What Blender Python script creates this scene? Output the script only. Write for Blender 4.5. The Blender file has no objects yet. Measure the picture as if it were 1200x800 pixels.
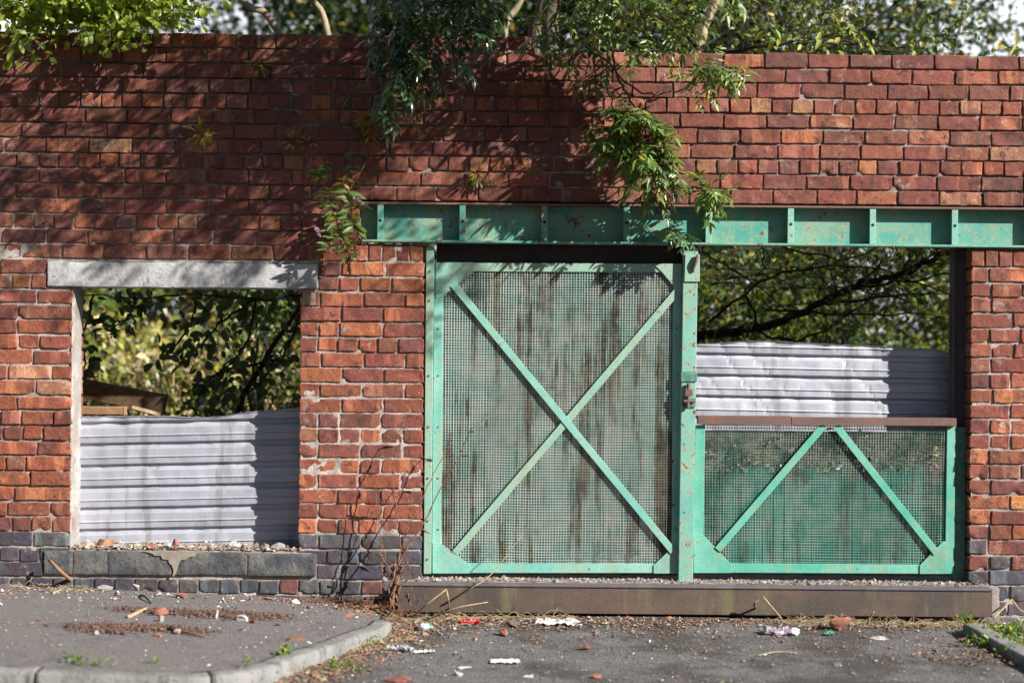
import bpy, math, random
import numpy as np
from mathutils import Vector, Matrix, noise as mnoise
rng = np.random.default_rng(7); R = random.Random(11)
SC = bpy.context.scene; COL = SC.collection
PI = math.pi
F = 1680.0; CAMY = -8.0; CAMZ = 1.52
RC, RS = math.cos(math.radians(.52)), math.sin(math.radians(.52))

def P(px, py, Y=0.0):
    """point of the place at depth Y that the photograph shows at px, py"""
    dx, dy = px - 600, py - 400
    x, y = dx * RC + dy * RS, -dx * RS + dy * RC
    k = (Y - CAMY) / F
    return np.array([x * k, Y, CAMZ - y * k])
def zp(X):       # pavement height
    return float(np.interp(X, [-6, -2.86, -1.43, -.9, -.5], [.15, .133, .085, .06, .02]))
def ykerb(X):
    return float(np.interp(X, [-6, -1.42, -1.20, -.91, -.70], [-1.86, -1.86, -1.72, -1.10, -.55]))
def ground_z(X, Y):
    if X < -.69 and Y > ykerb(X) - .1: return zp(X)
    return road_z(X, Y)
def road_z(X, Y):
    return .012 * math.sin(X * 1.7 + .6) * math.sin(Y * 2.3 + 1) - .008 + .02 * max(0, min(1, (Y + .6) / .5))
def G(px, py):
    Y = -1.0
    for _ in range(40):
        dx, dy = px - 600, py - 400
        x, y = dx * RC + dy * RS, -dx * RS + dy * RC
        d = F * (CAMZ - ground_z(x * (Y - CAMY) / F, Y)) / y
        Y = .5 * Y + .5 * (d + CAMY)
    X = x * (Y - CAMY) / F
    return np.array([X, Y, ground_z(X, Y)])
def srgb(r, g, b):
    f = lambda c: (c / 255 / 12.92) if c <= 10 else ((c / 255 + .055) / 1.055) ** 2.4
    return (f(r), f(g), f(b), 1)

# ------------------------------------------------------------------ scene objects
def empty(name, loc, label, cat, group=None):
    o = bpy.data.objects.new(name, None); COL.objects.link(o); o.location = loc
    o['label'] = label; o['category'] = cat
    if group: o['group'] = group
    return o
def tag(o, label, cat, group=None):
    o['label'] = label; o['category'] = cat
    if group: o['group'] = group
    return o
def worldloc(o):
    v = Vector((0, 0, 0))
    while o is not None: v += o.location; o = o.parent
    return v
def mk(name, V, Fc, mats, parent=None, fmat=None, col=None, smooth=False, bevel=0, origin=None):
    V = np.asarray(V, float).reshape(-1, 3)
    if parent is not None: off = np.array(worldloc(parent))
    elif origin is not None: off = np.array(origin)
    else: off = np.zeros(3)
    me = bpy.data.meshes.new(name)
    me.from_pydata((V - off).tolist(), [], [tuple(int(i) for i in f) for f in Fc])
    if not isinstance(mats, (list, tuple)): mats = [mats]
    for m in mats: me.materials.append(m)
    if fmat is not None: me.polygons.foreach_set('material_index', np.asarray(fmat, np.int32))
    if col is not None:
        a = me.color_attributes.new('Col', 'FLOAT_COLOR', 'POINT')
        a.data.foreach_set('color', np.asarray(col, np.float32).ravel())
    if smooth: me.polygons.foreach_set('use_smooth', np.ones(len(me.polygons), bool))
    me.update()
    o = bpy.data.objects.new(name, me); COL.objects.link(o)
    if parent is not None: o.parent = parent
    elif origin is not None: o.location = origin
    if bevel:
        b = o.modifiers.new('Bevel', 'BEVEL'); b.width = bevel; b.segments = 2; b.limit_method = 'ANGLE'
    return o
class MB:
    def __init__(s): s.V = []; s.F = []; s.C = []; s.n = 0
    def add(s, V, Fc, c=None):
        V = np.asarray(V, float).reshape(-1, 3)
        s.V.append(V); s.F.extend([tuple(i + s.n for i in f) for f in Fc]); s.n += len(V)
        if c is not None:
            c = np.asarray(c, float)
            s.C.append(np.broadcast_to(c, (len(V), 4)) if c.ndim == 1 else c)
    def box(s, x0, x1, y0, y1, z0, z1, c=None):
        V = [(x, y, z) for x in (x0, x1) for y in (y0, y1) for z in (z0, z1)]
        s.add(V, [(0, 1, 3, 2), (4, 6, 7, 5), (0, 4, 5, 1), (2, 3, 7, 6), (0, 2, 6, 4), (1, 5, 7, 3)], c)
    def prism(s, poly, y0, y1):      # polygon in photo pixels (clockwise) as a plate from depth y0 to y1
        A = [P(px, py, y0) for px, py in poly]
        n = len(A); B = [a + np.array([0, y1 - y0, 0]) for a in A]
        s.add(A + B, [tuple(range(n))[::-1], tuple(range(n, 2 * n))] + [(i, (i + 1) % n, n + (i + 1) % n, n + i) for i in range(n)])
    def bar(s, p0, p1, w, y0, y1):   # flat bar, p0 p1 in pixels, width in pixels
        a, b = np.array(p0, float), np.array(p1, float); d = (b - a) / np.linalg.norm(b - a); q = np.array([-d[1], d[0]]) * w / 2
        s.prism([a + q, b + q, b - q, a - q], y0, y1)
    def tube(s, pts, rad, n=6, c=None):
        pts = np.asarray(pts, float); m = len(pts)
        rad = np.broadcast_to(rad, m) if np.ndim(rad) else np.full(m, rad)
        t = np.gradient(pts, axis=0); t /= np.linalg.norm(t, axis=1)[:, None] + 1e-9
        up = np.array([0.31, .2, .93]); a = np.cross(t, up); a /= np.linalg.norm(a, axis=1)[:, None] + 1e-9
        b = np.cross(t, a); an = np.arange(n) * 2 * PI / n
        V = pts[:, None] + rad[:, None, None] * (np.cos(an)[None, :, None] * a[:, None] + np.sin(an)[None, :, None] * b[:, None])
        Fc = [(i * n + j, i * n + (j + 1) % n, (i + 1) * n + (j + 1) % n, (i + 1) * n + j) for i in range(m - 1) for j in range(n)]
        Fc += [tuple(range(n))[::-1], tuple((m - 1) * n + j for j in range(n))]
        s.add(V.reshape(-1, 3), Fc, c)
    def build(s, name, mat, parent=None, **k):
        return mk(name, np.concatenate(s.V), s.F, mat, parent, col=np.concatenate(s.C) if s.C else None, **k)
def smooth_line(pts, k=5):
    pts = np.asarray(pts, float)
    if len(pts) < 3: return np.array([pts[0] + (pts[-1] - pts[0]) * t for t in np.linspace(0, 1, k + 1)])
    q = np.vstack([2 * pts[0] - pts[1], pts, 2 * pts[-1] - pts[-2]]); out = []
    for i in range(1, len(q) - 2):
        for t in np.arange(k) / k:
            a, b, c, d = q[i - 1], q[i], q[i + 1], q[i + 2]
            out.append(.5 * (2 * b + (c - a) * t + (2 * a - 5 * b + 4 * c - d) * t * t + (3 * b - a - 3 * c + d) * t ** 3))
    out.append(pts[-1]); return np.array(out)

# ------------------------------------------------------------------ materials
class NT:
    def __init__(s, name):
        s.m = bpy.data.materials.new(name); s.m.use_nodes = True; s.t = s.m.node_tree; s.t.nodes.clear()
        s.out = s.n('ShaderNodeOutputMaterial')
    def n(s, kind, **k):
        x = s.t.nodes.new(kind)
        for a, v in k.items(): setattr(x, a, v)
        return x
    def put(s, sock, v):
        if isinstance(v, bpy.types.NodeSocket): s.t.links.new(v, sock)
        elif v is not None: sock.default_value = v
    def co(s, scale=(1, 1, 1), kind='Object'):
        c = s.n('ShaderNodeTexCoord'); m = s.n('ShaderNodeMapping'); s.put(m.inputs['Vector'], c.outputs[kind]); m.inputs['Scale'].default_value = scale
        return m.outputs[0]
    def noise(s, scale, detail=4, rough=.55, vec=None, dist=0):
        x = s.n('ShaderNodeTexNoise'); s.put(x.inputs['Vector'], vec if vec is not None else s.co())
        x.inputs['Scale'].default_value = scale; x.inputs['Detail'].default_value = detail; x.inputs['Roughness'].default_value = rough; x.inputs['Distortion'].default_value = dist
        return x.outputs['Fac']
    def vor(s, scale, vec=None, out='Distance', feature='F1'):
        x = s.n('ShaderNodeTexVoronoi', feature=feature); s.put(x.inputs['Vector'], vec if vec is not None else s.co()); x.inputs['Scale'].default_value = scale
        return x.outputs[out]
    def ramp(s, v, a, b, lo=0., hi=1.):
        x = s.n('ShaderNodeMapRange'); x.interpolation_type = 'SMOOTHSTEP'
        s.put(x.inputs[0], v); x.inputs[1].default_value = a; x.inputs[2].default_value = b; x.inputs[3].default_value = lo; x.inputs[4].default_value = hi
        return x.outputs[0]
    def mix(s, f, a, b, mode='MIX'):
        x = s.n('ShaderNodeMix', data_type='RGBA', blend_type=mode); s.put(x.inputs[0], f); s.put(x.inputs[6], a); s.put(x.inputs[7], b)
        return x.outputs[2]
    def math(s, op, a, b=0.):
        x = s.n('ShaderNodeMath', operation=op); s.put(x.inputs[0], a); s.put(x.inputs[1], b); return x.outputs[0]
    def attr(s, name='Col'):
        x = s.n('ShaderNodeAttribute', attribute_name=name); return x.outputs['Color'], x.outputs['Alpha']
    def bump(s, h, strength=.5, dist=.004, normal=None):
        x = s.n('ShaderNodeBump'); x.inputs['Strength'].default_value = strength; x.inputs['Distance'].default_value = dist; s.put(x.inputs['Height'], h); s.put(x.inputs['Normal'], normal)
        return x.outputs[0]
    def bsdf(s, col, rough=.8, metal=0., normal=None, spec=.5, link=True):
        x = s.n('ShaderNodeBsdfPrincipled'); s.put(x.inputs['Base Color'], col); s.put(x.inputs['Roughness'], rough); s.put(x.inputs['Metallic'], metal)
        s.put(x.inputs['Normal'], normal); x.inputs['Specular IOR Level'].default_value = spec
        if link: s.t.links.new(x.outputs[0], s.out.inputs['Surface'])
        return x.outputs[0]
def c4(r, g, b): return (r, g, b, 1)

def m_brick():
    n = NT('brick'); col, rnd = n.attr()
    cv = n.n('ShaderNodeVectorMath', operation='ADD'); n.put(cv.inputs[0], n.co())
    cx = n.n('ShaderNodeCombineXYZ'); n.put(cx.inputs[0], n.math('MULTIPLY', rnd, 37.)); n.put(cx.inputs[1], n.math('MULTIPLY', rnd, 91.)); n.put(cx.inputs[2], n.math('MULTIPLY', rnd, 53.)); n.put(cv.inputs[1], cx.outputs[0])
    v = cv.outputs[0]
    st = n.n('ShaderNodeMapping'); n.put(st.inputs['Vector'], v); st.inputs['Scale'].default_value = (1, 1, .12)
    band = n.noise(8, 3, .5, st.outputs[0], .3); blot = n.noise(19, 6, .68, v); fine = n.noise(150, 4, .7, v); spk = n.noise(420, 1, .5, v)
    r2 = n.math('FRACT', n.math('MULTIPLY', rnd, 7.31)); gate_ = n.ramp(r2, .30, .40)
    c = n.mix(n.math('MULTIPLY', n.ramp(band, .545, .57, 0, .75), gate_), col, n.mix(1., col, c4(1.8, 2.2, 2.0), 'MULTIPLY'))
    c = n.mix(n.math('MULTIPLY', n.ramp(band, .44, .40, 0, .65), gate_), c, n.mix(.6, col, c4(.06, .034, .036)))
    c = n.mix(n.ramp(blot, .55, .66, 0, .85), c, c4(.05, .034, .034))
    c = n.mix(n.ramp(blot, .44, .32, 0, .6), c, n.mix(1., col, c4(2.0, 2.4, 2.1), 'MULTIPLY'))
    grime = n.noise(1.3, 5, .6)
    c = n.mix(n.ramp(grime, .50, .72, 0, .45), c, c4(.075, .045, .045))
    lime = n.noise(9, 6, .72)
    c = n.mix(n.ramp(lime, .58, .68, 0, .55), c, c4(.42, .36, .33))
    c = n.mix(n.ramp(fine, .35, .6, .6, 0), c, c4(.07, .03, .025))
    c = n.mix(n.ramp(spk, .68, .76, 0, .5), c, c4(.5, .36, .28))
    h = n.math('ADD', n.math('MULTIPLY', blot, .8), n.math('ADD', n.math('MULTIPLY', fine, .35), n.math('MULTIPLY', band, .15)))
    n.bsdf(c, n.ramp(blot, .3, .7, .72, .9), normal=n.bump(h, 1., .010), spec=.3); return n.m
def m_mortar():
    n = NT('mortar'); col, _ = n.attr()
    a = n.noise(14, 6, .65); b = n.noise(120, 4, .6)
    c = n.mix(n.ramp(a, .4, .65, 0, .75), col, c4(.10, .085, .075)); c = n.mix(n.ramp(b, .35, .65, 0, .4), c, c4(.42, .36, .31))
    n.bsdf(c, .95, normal=n.bump(n.math('ADD', a, n.math('MULTIPLY', b, .6)), .9, .01), spec=.2); return n.m
def m_core():
    n = NT('brick_back'); t = n.n('ShaderNodeTexBrick'); mp = n.co(); sx = n.n('ShaderNodeSeparateXYZ'); n.put(sx.inputs[0], mp); cb = n.n('ShaderNodeCombineXYZ')
    n.put(cb.inputs[0], n.math('ADD', sx.outputs[0], sx.outputs[1])); n.put(cb.inputs[1], sx.outputs[2]); n.put(t.inputs['Vector'], cb.outputs[0])
    t.inputs['Scale'].default_value = 1; t.inputs['Brick Width'].default_value = .2367; t.inputs['Row Height'].default_value = .0845; t.inputs['Mortar Size'].default_value = .006
    t.inputs['Color1'].default_value = c4(.2, .075, .05); t.inputs['Color2'].default_value = c4(.12, .05, .04); t.inputs['Mortar'].default_value = c4(.2, .18, .16)
    n.bsdf(t.outputs['Color'], .9, normal=n.bump(n.noise(60, 4), .6)); return n.m
def m_concrete(name, c1, c2, c3, pit=True, bs=.7):
    n = NT(name); a = n.noise(6, 6, .65); b = n.noise(45, 5, .65); s = n.noise(11, 4, .6, n.co((1, 1, .35)))
    c = n.mix(n.ramp(a, .35, .65), c1, c2); c = n.mix(n.ramp(s, .55, .72, 0, .8), c, c3); c = n.mix(n.ramp(b, .60, .70, 0, .7), c, n.mix(.5, c3, c4(.02, .02, .02)))
    pitm = n.math('MULTIPLY', n.ramp(n.noise(55, 4, .65), .61, .68, 0, .9), n.ramp(n.noise(3.5, 3, .6), .46, .60)) if pit else 0.
    if pit: c = n.mix(pitm, c, c4(.04, .04, .045))
    h = n.math('SUBTRACT', n.math('ADD', b, n.math('MULTIPLY', a, 1.5)), n.math('MULTIPLY', pitm, 1.2) if pit else 0.)
    n.bsdf(c, .92, normal=n.bump(h, bs, .008), spec=.3); return n.m
def m_teal(name, c1, c2, rust=.62, rough=.5):
    n = NT(name); a = n.noise(3.5, 6, .65); st = n.noise(11, 5, .65, n.co((1, 1, .14))); b = n.noise(24, 7, .78, None, .8); d = n.noise(110, 3, .6)
    c = n.mix(n.ramp(a, .35, .68), c1, c2)
    c = n.mix(n.ramp(st, .50, .66, 0, .65), c, n.mix(.5, c2, c4(.32, .30, .14)))
    c = n.mix(n.ramp(d, .3, .6, .25, 0), c, c4(.02, .10, .085))
    rm = n.math('MAXIMUM', n.ramp(b, rust, rust + .06), n.ramp(n.noise(9, 6, .72), rust + .03, rust + .10))
    c = n.mix(n.ramp(n.noise(2.6, 6, .7), .56, .68, 0, .6), c, n.mix(.55, c, c4(.20, .14, .07)))
    c = n.mix(n.ramp(b, rust - .1, rust, 0, .5), c, c4(.36, .30, .16)); c = n.mix(rm, c, n.mix(n.ramp(d, .4, .6), c4(.045, .022, .014), c4(.26, .10, .03)))
    h = n.math('ADD', n.math('MULTIPLY', d, .5), n.math('MULTIPLY', rm, -1.))
    n.bsdf(c, n.math('ADD', rough, n.math('MULTIPLY', rm, .35)), normal=n.bump(h, .45, .002), spec=.4); return n.m
def streaks(n):      # long dark runs down the gate, the same on boards and wires
    big = n.noise(1.9, 4, .6, n.co((1, 0, .28))); thin = n.noise(15, 5, .72, n.co((1, 0, .06))); blot_ = n.noise(8, 6, .72, n.co((1, 0, .6)))
    return n.ramp(n.math('ADD', n.math('ADD', n.math('MULTIPLY', big, .34), n.math('MULTIPLY', thin, .48)), n.math('MULTIPLY', blot_, .18)), .478, .555)
def m_wire(name, c1, c2, brown, ztop=None):
    n = NT(name); a = n.noise(2.2, 6, .68); b = n.noise(9, 5, .7); st = n.noise(5, 5, .65, n.co((1, 1, .25)))
    c = n.mix(n.ramp(b, .38, .62), c1, c2); c = n.mix(n.ramp(n.math('ADD', n.math('MULTIPLY', a, .6), n.math('MULTIPLY', st, .4)), .47, .60, 0, brown * .35), c, n.mix(n.ramp(b, .4, .6), c4(.085, .06, .035), c4(.27, .25, .19)))
    c = n.mix(n.math('MULTIPLY', streaks(n), brown), c, n.mix(n.ramp(b, .4, .6), c4(.075, .055, .035), c4(.22, .20, .14)))
    if ztop:      # dirt caked on the wires above the boards
        sx = n.n('ShaderNodeSeparateXYZ'); n.put(sx.inputs[0], n.co())
        c = n.mix(n.ramp(n.math('ADD', sx.outputs[2], n.math('MULTIPLY', n.math('SUBTRACT', n.noise(6, 5, .65), .5), .75)), ztop - .06, ztop + .06, 0, .65), c, n.mix(n.ramp(b, .42, .58), c4(.06, .045, .038), c4(.26, .24, .19)))
    n.bsdf(c, .65, spec=.3); return n.m
def m_rust(name, c1, c2, c3):
    n = NT(name); a = n.noise(4, 6, .65, n.co((.6, 1, 1))); b = n.noise(60, 5, .65); st = n.noise(9, 5, .6, n.co((1, 1, .2)))
    c = n.mix(n.ramp(a, .35, .65), c1, c2); c = n.mix(n.ramp(st, .52, .7, 0, .8), c, c3); c = n.mix(n.ramp(b, .55, .75, 0, .7), c, c4(.02, .018, .018))
    n.bsdf(c, .75, normal=n.bump(n.math('ADD', b, a), .5, .004), spec=.35); return n.m
def m_galv():
    n = NT('galvanised'); a = n.noise(3, 5, .6, n.co((.5, 1, 1.2))); st = n.noise(10, 4, .6, n.co((1, 1, .1))); sp = n.vor(90); d = n.noise(70, 4, .7)
    c = n.mix(n.ramp(a, .35, .65), c4(.46, .47, .53), c4(.35, .36, .41)); c = n.mix(n.ramp(st, .54, .66, 0, .6), c, c4(.22, .215, .225))
    c = n.mix(n.ramp(n.noise(7, 6, .75), .64, .72, 0, .7), c, c4(.12, .11, .11)); c = n.mix(n.ramp(d, .66, .74, 0, .6), c, c4(.1, .09, .08))
    c = n.mix(n.ramp(sp, .0, .6, .12, 0), c, c4(.3, .3, .34))
    n.bsdf(c, .52, .35, n.bump(n.math('ADD', n.noise(9, 3, .5), n.math('MULTIPLY', d, .1)), .35, .012)); return n.m
def m_boards():
    n = NT('peeling_paint'); v = n.co((1, 1, .16)); a = n.noise(7, 5, .65, v); b = n.noise(3.2, 6, .68); s = n.noise(40, 5, .7, n.co((1, 1, .22))); d = n.noise(28, 6, .75)
    c = n.mix(n.ramp(a, .36, .6), c4(.012, .042, .035), c4(.11, .13, .12)); c = n.mix(n.ramp(n.math('ADD', n.math('MULTIPLY', s, .6), n.math('MULTIPLY', b, .4)), .53, .62, 0, .75), c, c4(.34, .35, .33))
    c = n.mix(n.ramp(n.math('ADD', n.math('MULTIPLY', d, .6), n.math('MULTIPLY', b, .4)), .51, .57, 0, .92), c, c4(.06, .046, .038)); c = n.mix(n.ramp(n.math('ADD', b, n.math('MULTIPLY', s, .3)), .58, .70, 0, .92), c, n.mix(s, c4(.07, .05, .035), c4(.24, .19, .13)))
    c = n.mix(n.math('MULTIPLY', streaks(n), .95), c, n.mix(n.ramp(s, .4, .6), c4(.022, .018, .015), c4(.11, .085, .06)))
    n.bsdf(c, .85, normal=n.bump(n.math('ADD', s, d), .6, .006), spec=.25); return n.m
def m_asphalt(name, c1, c2, dirt, gs=1.):
    n = NT(name); v = n.co(); agg = n.vor(150 * gs, v); agc = n.vor(150 * gs, v, 'Color'); lo = n.noise(1.6, 6, .65, v); mid = n.noise(9, 6, .65, v); f = n.noise(260, 3, .6, v)
    c = n.mix(n.ramp(mid, .35, .65), c1, c2)
    sx = n.n('ShaderNodeSeparateColor'); n.put(sx.inputs[0], agc)
    c = n.mix(n.ramp(sx.outputs[0], .55, 1, 0, .55), c, c4(.24, .22, .21)); c = n.mix(n.ramp(sx.outputs[1], .6, 1, 0, .6), c, c4(.02, .02, .022))
    c = n.mix(n.ramp(lo, .44, .60, 0, .85), c, dirt)
    c = n.mix(n.ramp(n.noise(34, 5, .7), .60, .70, 0, .55), c, c4(.06, .045, .038))
    c = n.mix(n.ramp(n.vor(36, v), .085, .05, 0, .8), c, c4(.42, .40, .38))
    n.bsdf(c, .92, normal=n.bump(n.math('ADD', n.math('MULTIPLY', agg, -1.2), n.math('ADD', f, n.math('MULTIPLY', mid, 1.5))), .8, .006), spec=.3); return n.m
def m_leaf(name, trans=.35, rough=.42, tcol=1.7, spec=.5):
    n = NT(name); col, rnd = n.attr(); b = n.bsdf(col, rough, spec=spec, link=False)
    t = n.n('ShaderNodeBsdfTranslucent'); n.put(t.inputs[0], n.mix(1., col, c4(1.5 * tcol, 1.35 * tcol, .55 * tcol), 'MULTIPLY'))
    mx = n.n('ShaderNodeMixShader'); mx.inputs[0].default_value = trans; n.t.links.new(b, mx.inputs[1]); n.t.links.new(t.outputs[0], mx.inputs[2]); n.t.links.new(mx.outputs[0], n.out.inputs['Surface']); return n.m
def m_bark(name, c1, c2):
    n = NT(name); a = n.noise(30, 5, .65, n.co((1, 1, .3))); b = n.noise(6, 4)
    n.bsdf(n.mix(n.ramp(n.math('ADD', n.math('MULTIPLY', a, .6), n.math('MULTIPLY', b, .4)), .35, .65), c1, c2), .9, normal=n.bump(a, .7, .008), spec=.2); return n.m
def m_attr(name, rough=.9, bump=.6, sc=60):
    n = NT(name); col, _ = n.attr(); a = n.noise(sc, 5, .65)
    n.bsdf(n.mix(n.ramp(a, .35, .6, 0, .75), col, n.mix(.45, col, c4(.13, .115, .10))), rough, normal=n.bump(a, bump, .005), spec=.3); return n.m
def m_plain(name, c1, c2, rough=.7, sc=20, spec=.4, bump=.3):
    n = NT(name); a = n.noise(sc, 5, .65); n.bsdf(n.mix(n.ramp(a, .35, .65), c1, c2), rough, normal=n.bump(a, bump, .004), spec=spec); return n.m

M = dict(
    brick=m_brick(), mortar=m_mortar(), core=m_core(),
    lintel=m_concrete('weathered_concrete', c4(.44, .435, .43), c4(.33, .33, .33), c4(.17, .17, .175)),
    sill=m_concrete('blue_stone', c4(.055, .058, .068), c4(.135, .13, .122), c4(.11, .098, .06), True, 1.),
    plaster=m_concrete('flaking_plaster', c4(.36, .345, .325), c4(.25, .225, .205), c4(.15, .10, .08)),
    ledge=m_concrete('rough_concrete', c4(.26, .225, .21), c4(.17, .15, .14), c4(.34, .30, .27), False, 1.),
    kerb=m_concrete('kerb_concrete', c4(.22, .215, .205), c4(.15, .147, .14), c4(.07, .07, .065), True, 1.),
    teal=m_teal('teal_paint', c4(.15, .42, .36), c4(.25, .49, .415), .62),
    teal_half=m_teal('green_teal_paint', c4(.075, .36, .27), c4(.16, .44, .35), .63),
    teal_post=m_teal('rust_streaked_teal_paint', c4(.12, .38, .325), c4(.22, .45, .38), .57),
    teal_pale=m_teal('faded_teal_paint', c4(.22, .42, .34), c4(.29, .41, .31), .62),
    teal_beam=m_teal('stained_teal_paint', c4(.05, .29, .245), c4(.16, .35, .27), .58),
    teal_dark=m_teal('worn_dark_teal_paint', c4(.05, .24, .20), c4(.05, .17, .15), .58),
    wire=m_wire('painted_wire', c4(.30, .46, .40), c4(.46, .53, .49), .9),
    wire_green=m_wire('green_painted_wire', c4(.10, .38, .30), c4(.27, .46, .385), .5, .585),
    rail=m_rust('rusty_rail', c4(.115, .075, .055), c4(.065, .052, .046), c4(.135, .12, .065)),
    rust=m_rust('rust', c4(.17, .095, .075), c4(.12, .075, .065), c4(.2, .09, .05)),
    oldsteel=m_rust('weathered_steel', c4(.09, .07, .07), c4(.06, .055, .06), c4(.05, .13, .12)),
    galv=m_galv(), boards=m_boards(),
    pavement=m_asphalt('pavement_asphalt', c4(.185, .165, .165), c4(.145, .13, .13), c4(.165, .15, .14)),
    road=m_asphalt('road_asphalt', c4(.16, .152, .152), c4(.115, .11, .112), c4(.058, .048, .042), .8),
    soil=m_plain('soil', c4(.10, .075, .05), c4(.06, .05, .03), .95, 8),
    leaf_ash=m_leaf('ash_leaf', .25, .36), leaf_gloss=m_leaf('glossy_leaf', .15, .24, 1.5, .85), leaf_light=m_leaf('light_leaf', .38, .40),
    leaf_far=m_leaf('far_leaf', .35, .5), leaf_shade=m_leaf('thin_leaf', .25, .5), straw=m_leaf('straw', .2, .7, 1.1),
    bark=m_bark('bark', c4(.07, .052, .038), c4(.16, .125, .09)), bark_dark=m_bark('dark_bark', c4(.028, .020, .016), c4(.06, .045, .036)), bark_light=m_bark('light_bark', c4(.22, .17, .10), c4(.34, .28, .19)),
    stalk=m_plain('dry_stalk', c4(.20, .09, .045), c4(.11, .05, .03), .8, 40), pale_stalk=m_plain('pale_stalk', c4(.38, .29, .17), c4(.25, .18, .10), .8, 40),
    timber=m_plain('old_timber', c4(.30, .17, .08), c4(.20, .11, .055), .85, 25), timber_dark=m_plain('dark_timber', c4(.12, .07, .035), c4(.07, .042, .024), .9, 25), headboard=m_plain('dark_board', c4(.045, .033, .032), c4(.028, .022, .022), .9, 18),
    stone=m_attr('rubble'), paper=m_plain('paper', c4(.60, .59, .57), c4(.42, .40, .38), .8, 30), plastic=m_plain('clear_grey_plastic', c4(.45, .46, .48), c4(.33, .34, .36), .3, 30, .6),
    netting=m_plain('grey_netting', c4(.16, .17, .19), c4(.07, .075, .085), .8, 90),
    red=m_plain('red_wrapper', c4(.55, .03, .03), c4(.35, .02, .03), .4, 30), purple=m_plain('purple_print', c4(.10, .05, .10), c4(.36, .30, .36), .4, 60),
    flake=m_attr('flakes', .95, .3), flower=m_attr('flower', .8, .3), greenp=m_plain('green_plastic', c4(.03, .30, .16), c4(.02, .2, .1), .4), hole=m_plain('hole_dark', c4(.012, .01, .01), c4(.02, .015, .012), .9))

# ------------------------------------------------------------------ the brick wall
H = .0845
ROWTOP = CAMZ + (164.1) / 210     # z of a course boundary (six courses under the header course)
XL, XR = -4.6, 4.6
WX0, WX1 = P(83, 480)[0], P(350, 480)[0]; WZ0, WZ1 = P(210, 645)[2], P(210, 337)[2]
GX0, GX1 = P(498, 480)[0], P(1137, 480)[0]; GZ0 = .17; BZ0, BZ1 = P(800, 287)[2], P(800, 241)[2]
BX0 = P(421, 265)[0]
LZ0, LZ1 = P(210, 337)[2], P(210, 307)[2]; LX0, LX1 = P(56, 320)[0], P(373, 320)[0]
SZ0, SZ1 = P(210, 673)[2], P(210, 645)[2]; SX0, SX1 = P(52, 660)[0], P(371, 660)[0]
TOPL, TOPR = ROWTOP + 6 * H + H * 5, ROWTOP + 6 * H + H * 4
XSTEP = P(622, 60)[0]

PAL = dict(red=(.215, .066, .046), deep=(.165, .052, .042), purple=(.150, .062, .056), orange=(.29, .092, .045), bright=(.36, .125, .05), pale=(.38, .19, .12), brown=(.19, .078, .055), blue=(.050, .057, .075), blue2=(.078, .078, .088))
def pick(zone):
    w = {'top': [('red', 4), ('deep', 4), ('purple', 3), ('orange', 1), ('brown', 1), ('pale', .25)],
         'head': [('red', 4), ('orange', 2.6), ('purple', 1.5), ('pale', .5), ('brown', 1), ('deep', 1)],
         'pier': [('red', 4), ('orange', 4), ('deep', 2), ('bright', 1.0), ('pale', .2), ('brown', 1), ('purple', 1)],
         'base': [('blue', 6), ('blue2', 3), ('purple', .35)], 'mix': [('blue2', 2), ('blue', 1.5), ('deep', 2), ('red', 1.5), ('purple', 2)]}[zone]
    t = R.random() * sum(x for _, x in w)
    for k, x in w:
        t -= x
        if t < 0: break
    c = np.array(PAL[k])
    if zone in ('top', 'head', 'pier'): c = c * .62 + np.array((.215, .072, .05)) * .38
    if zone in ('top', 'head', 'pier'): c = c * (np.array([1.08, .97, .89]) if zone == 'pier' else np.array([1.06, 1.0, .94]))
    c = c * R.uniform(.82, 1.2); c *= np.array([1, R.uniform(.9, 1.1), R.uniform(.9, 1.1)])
    return c
bricks = MB()
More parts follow.
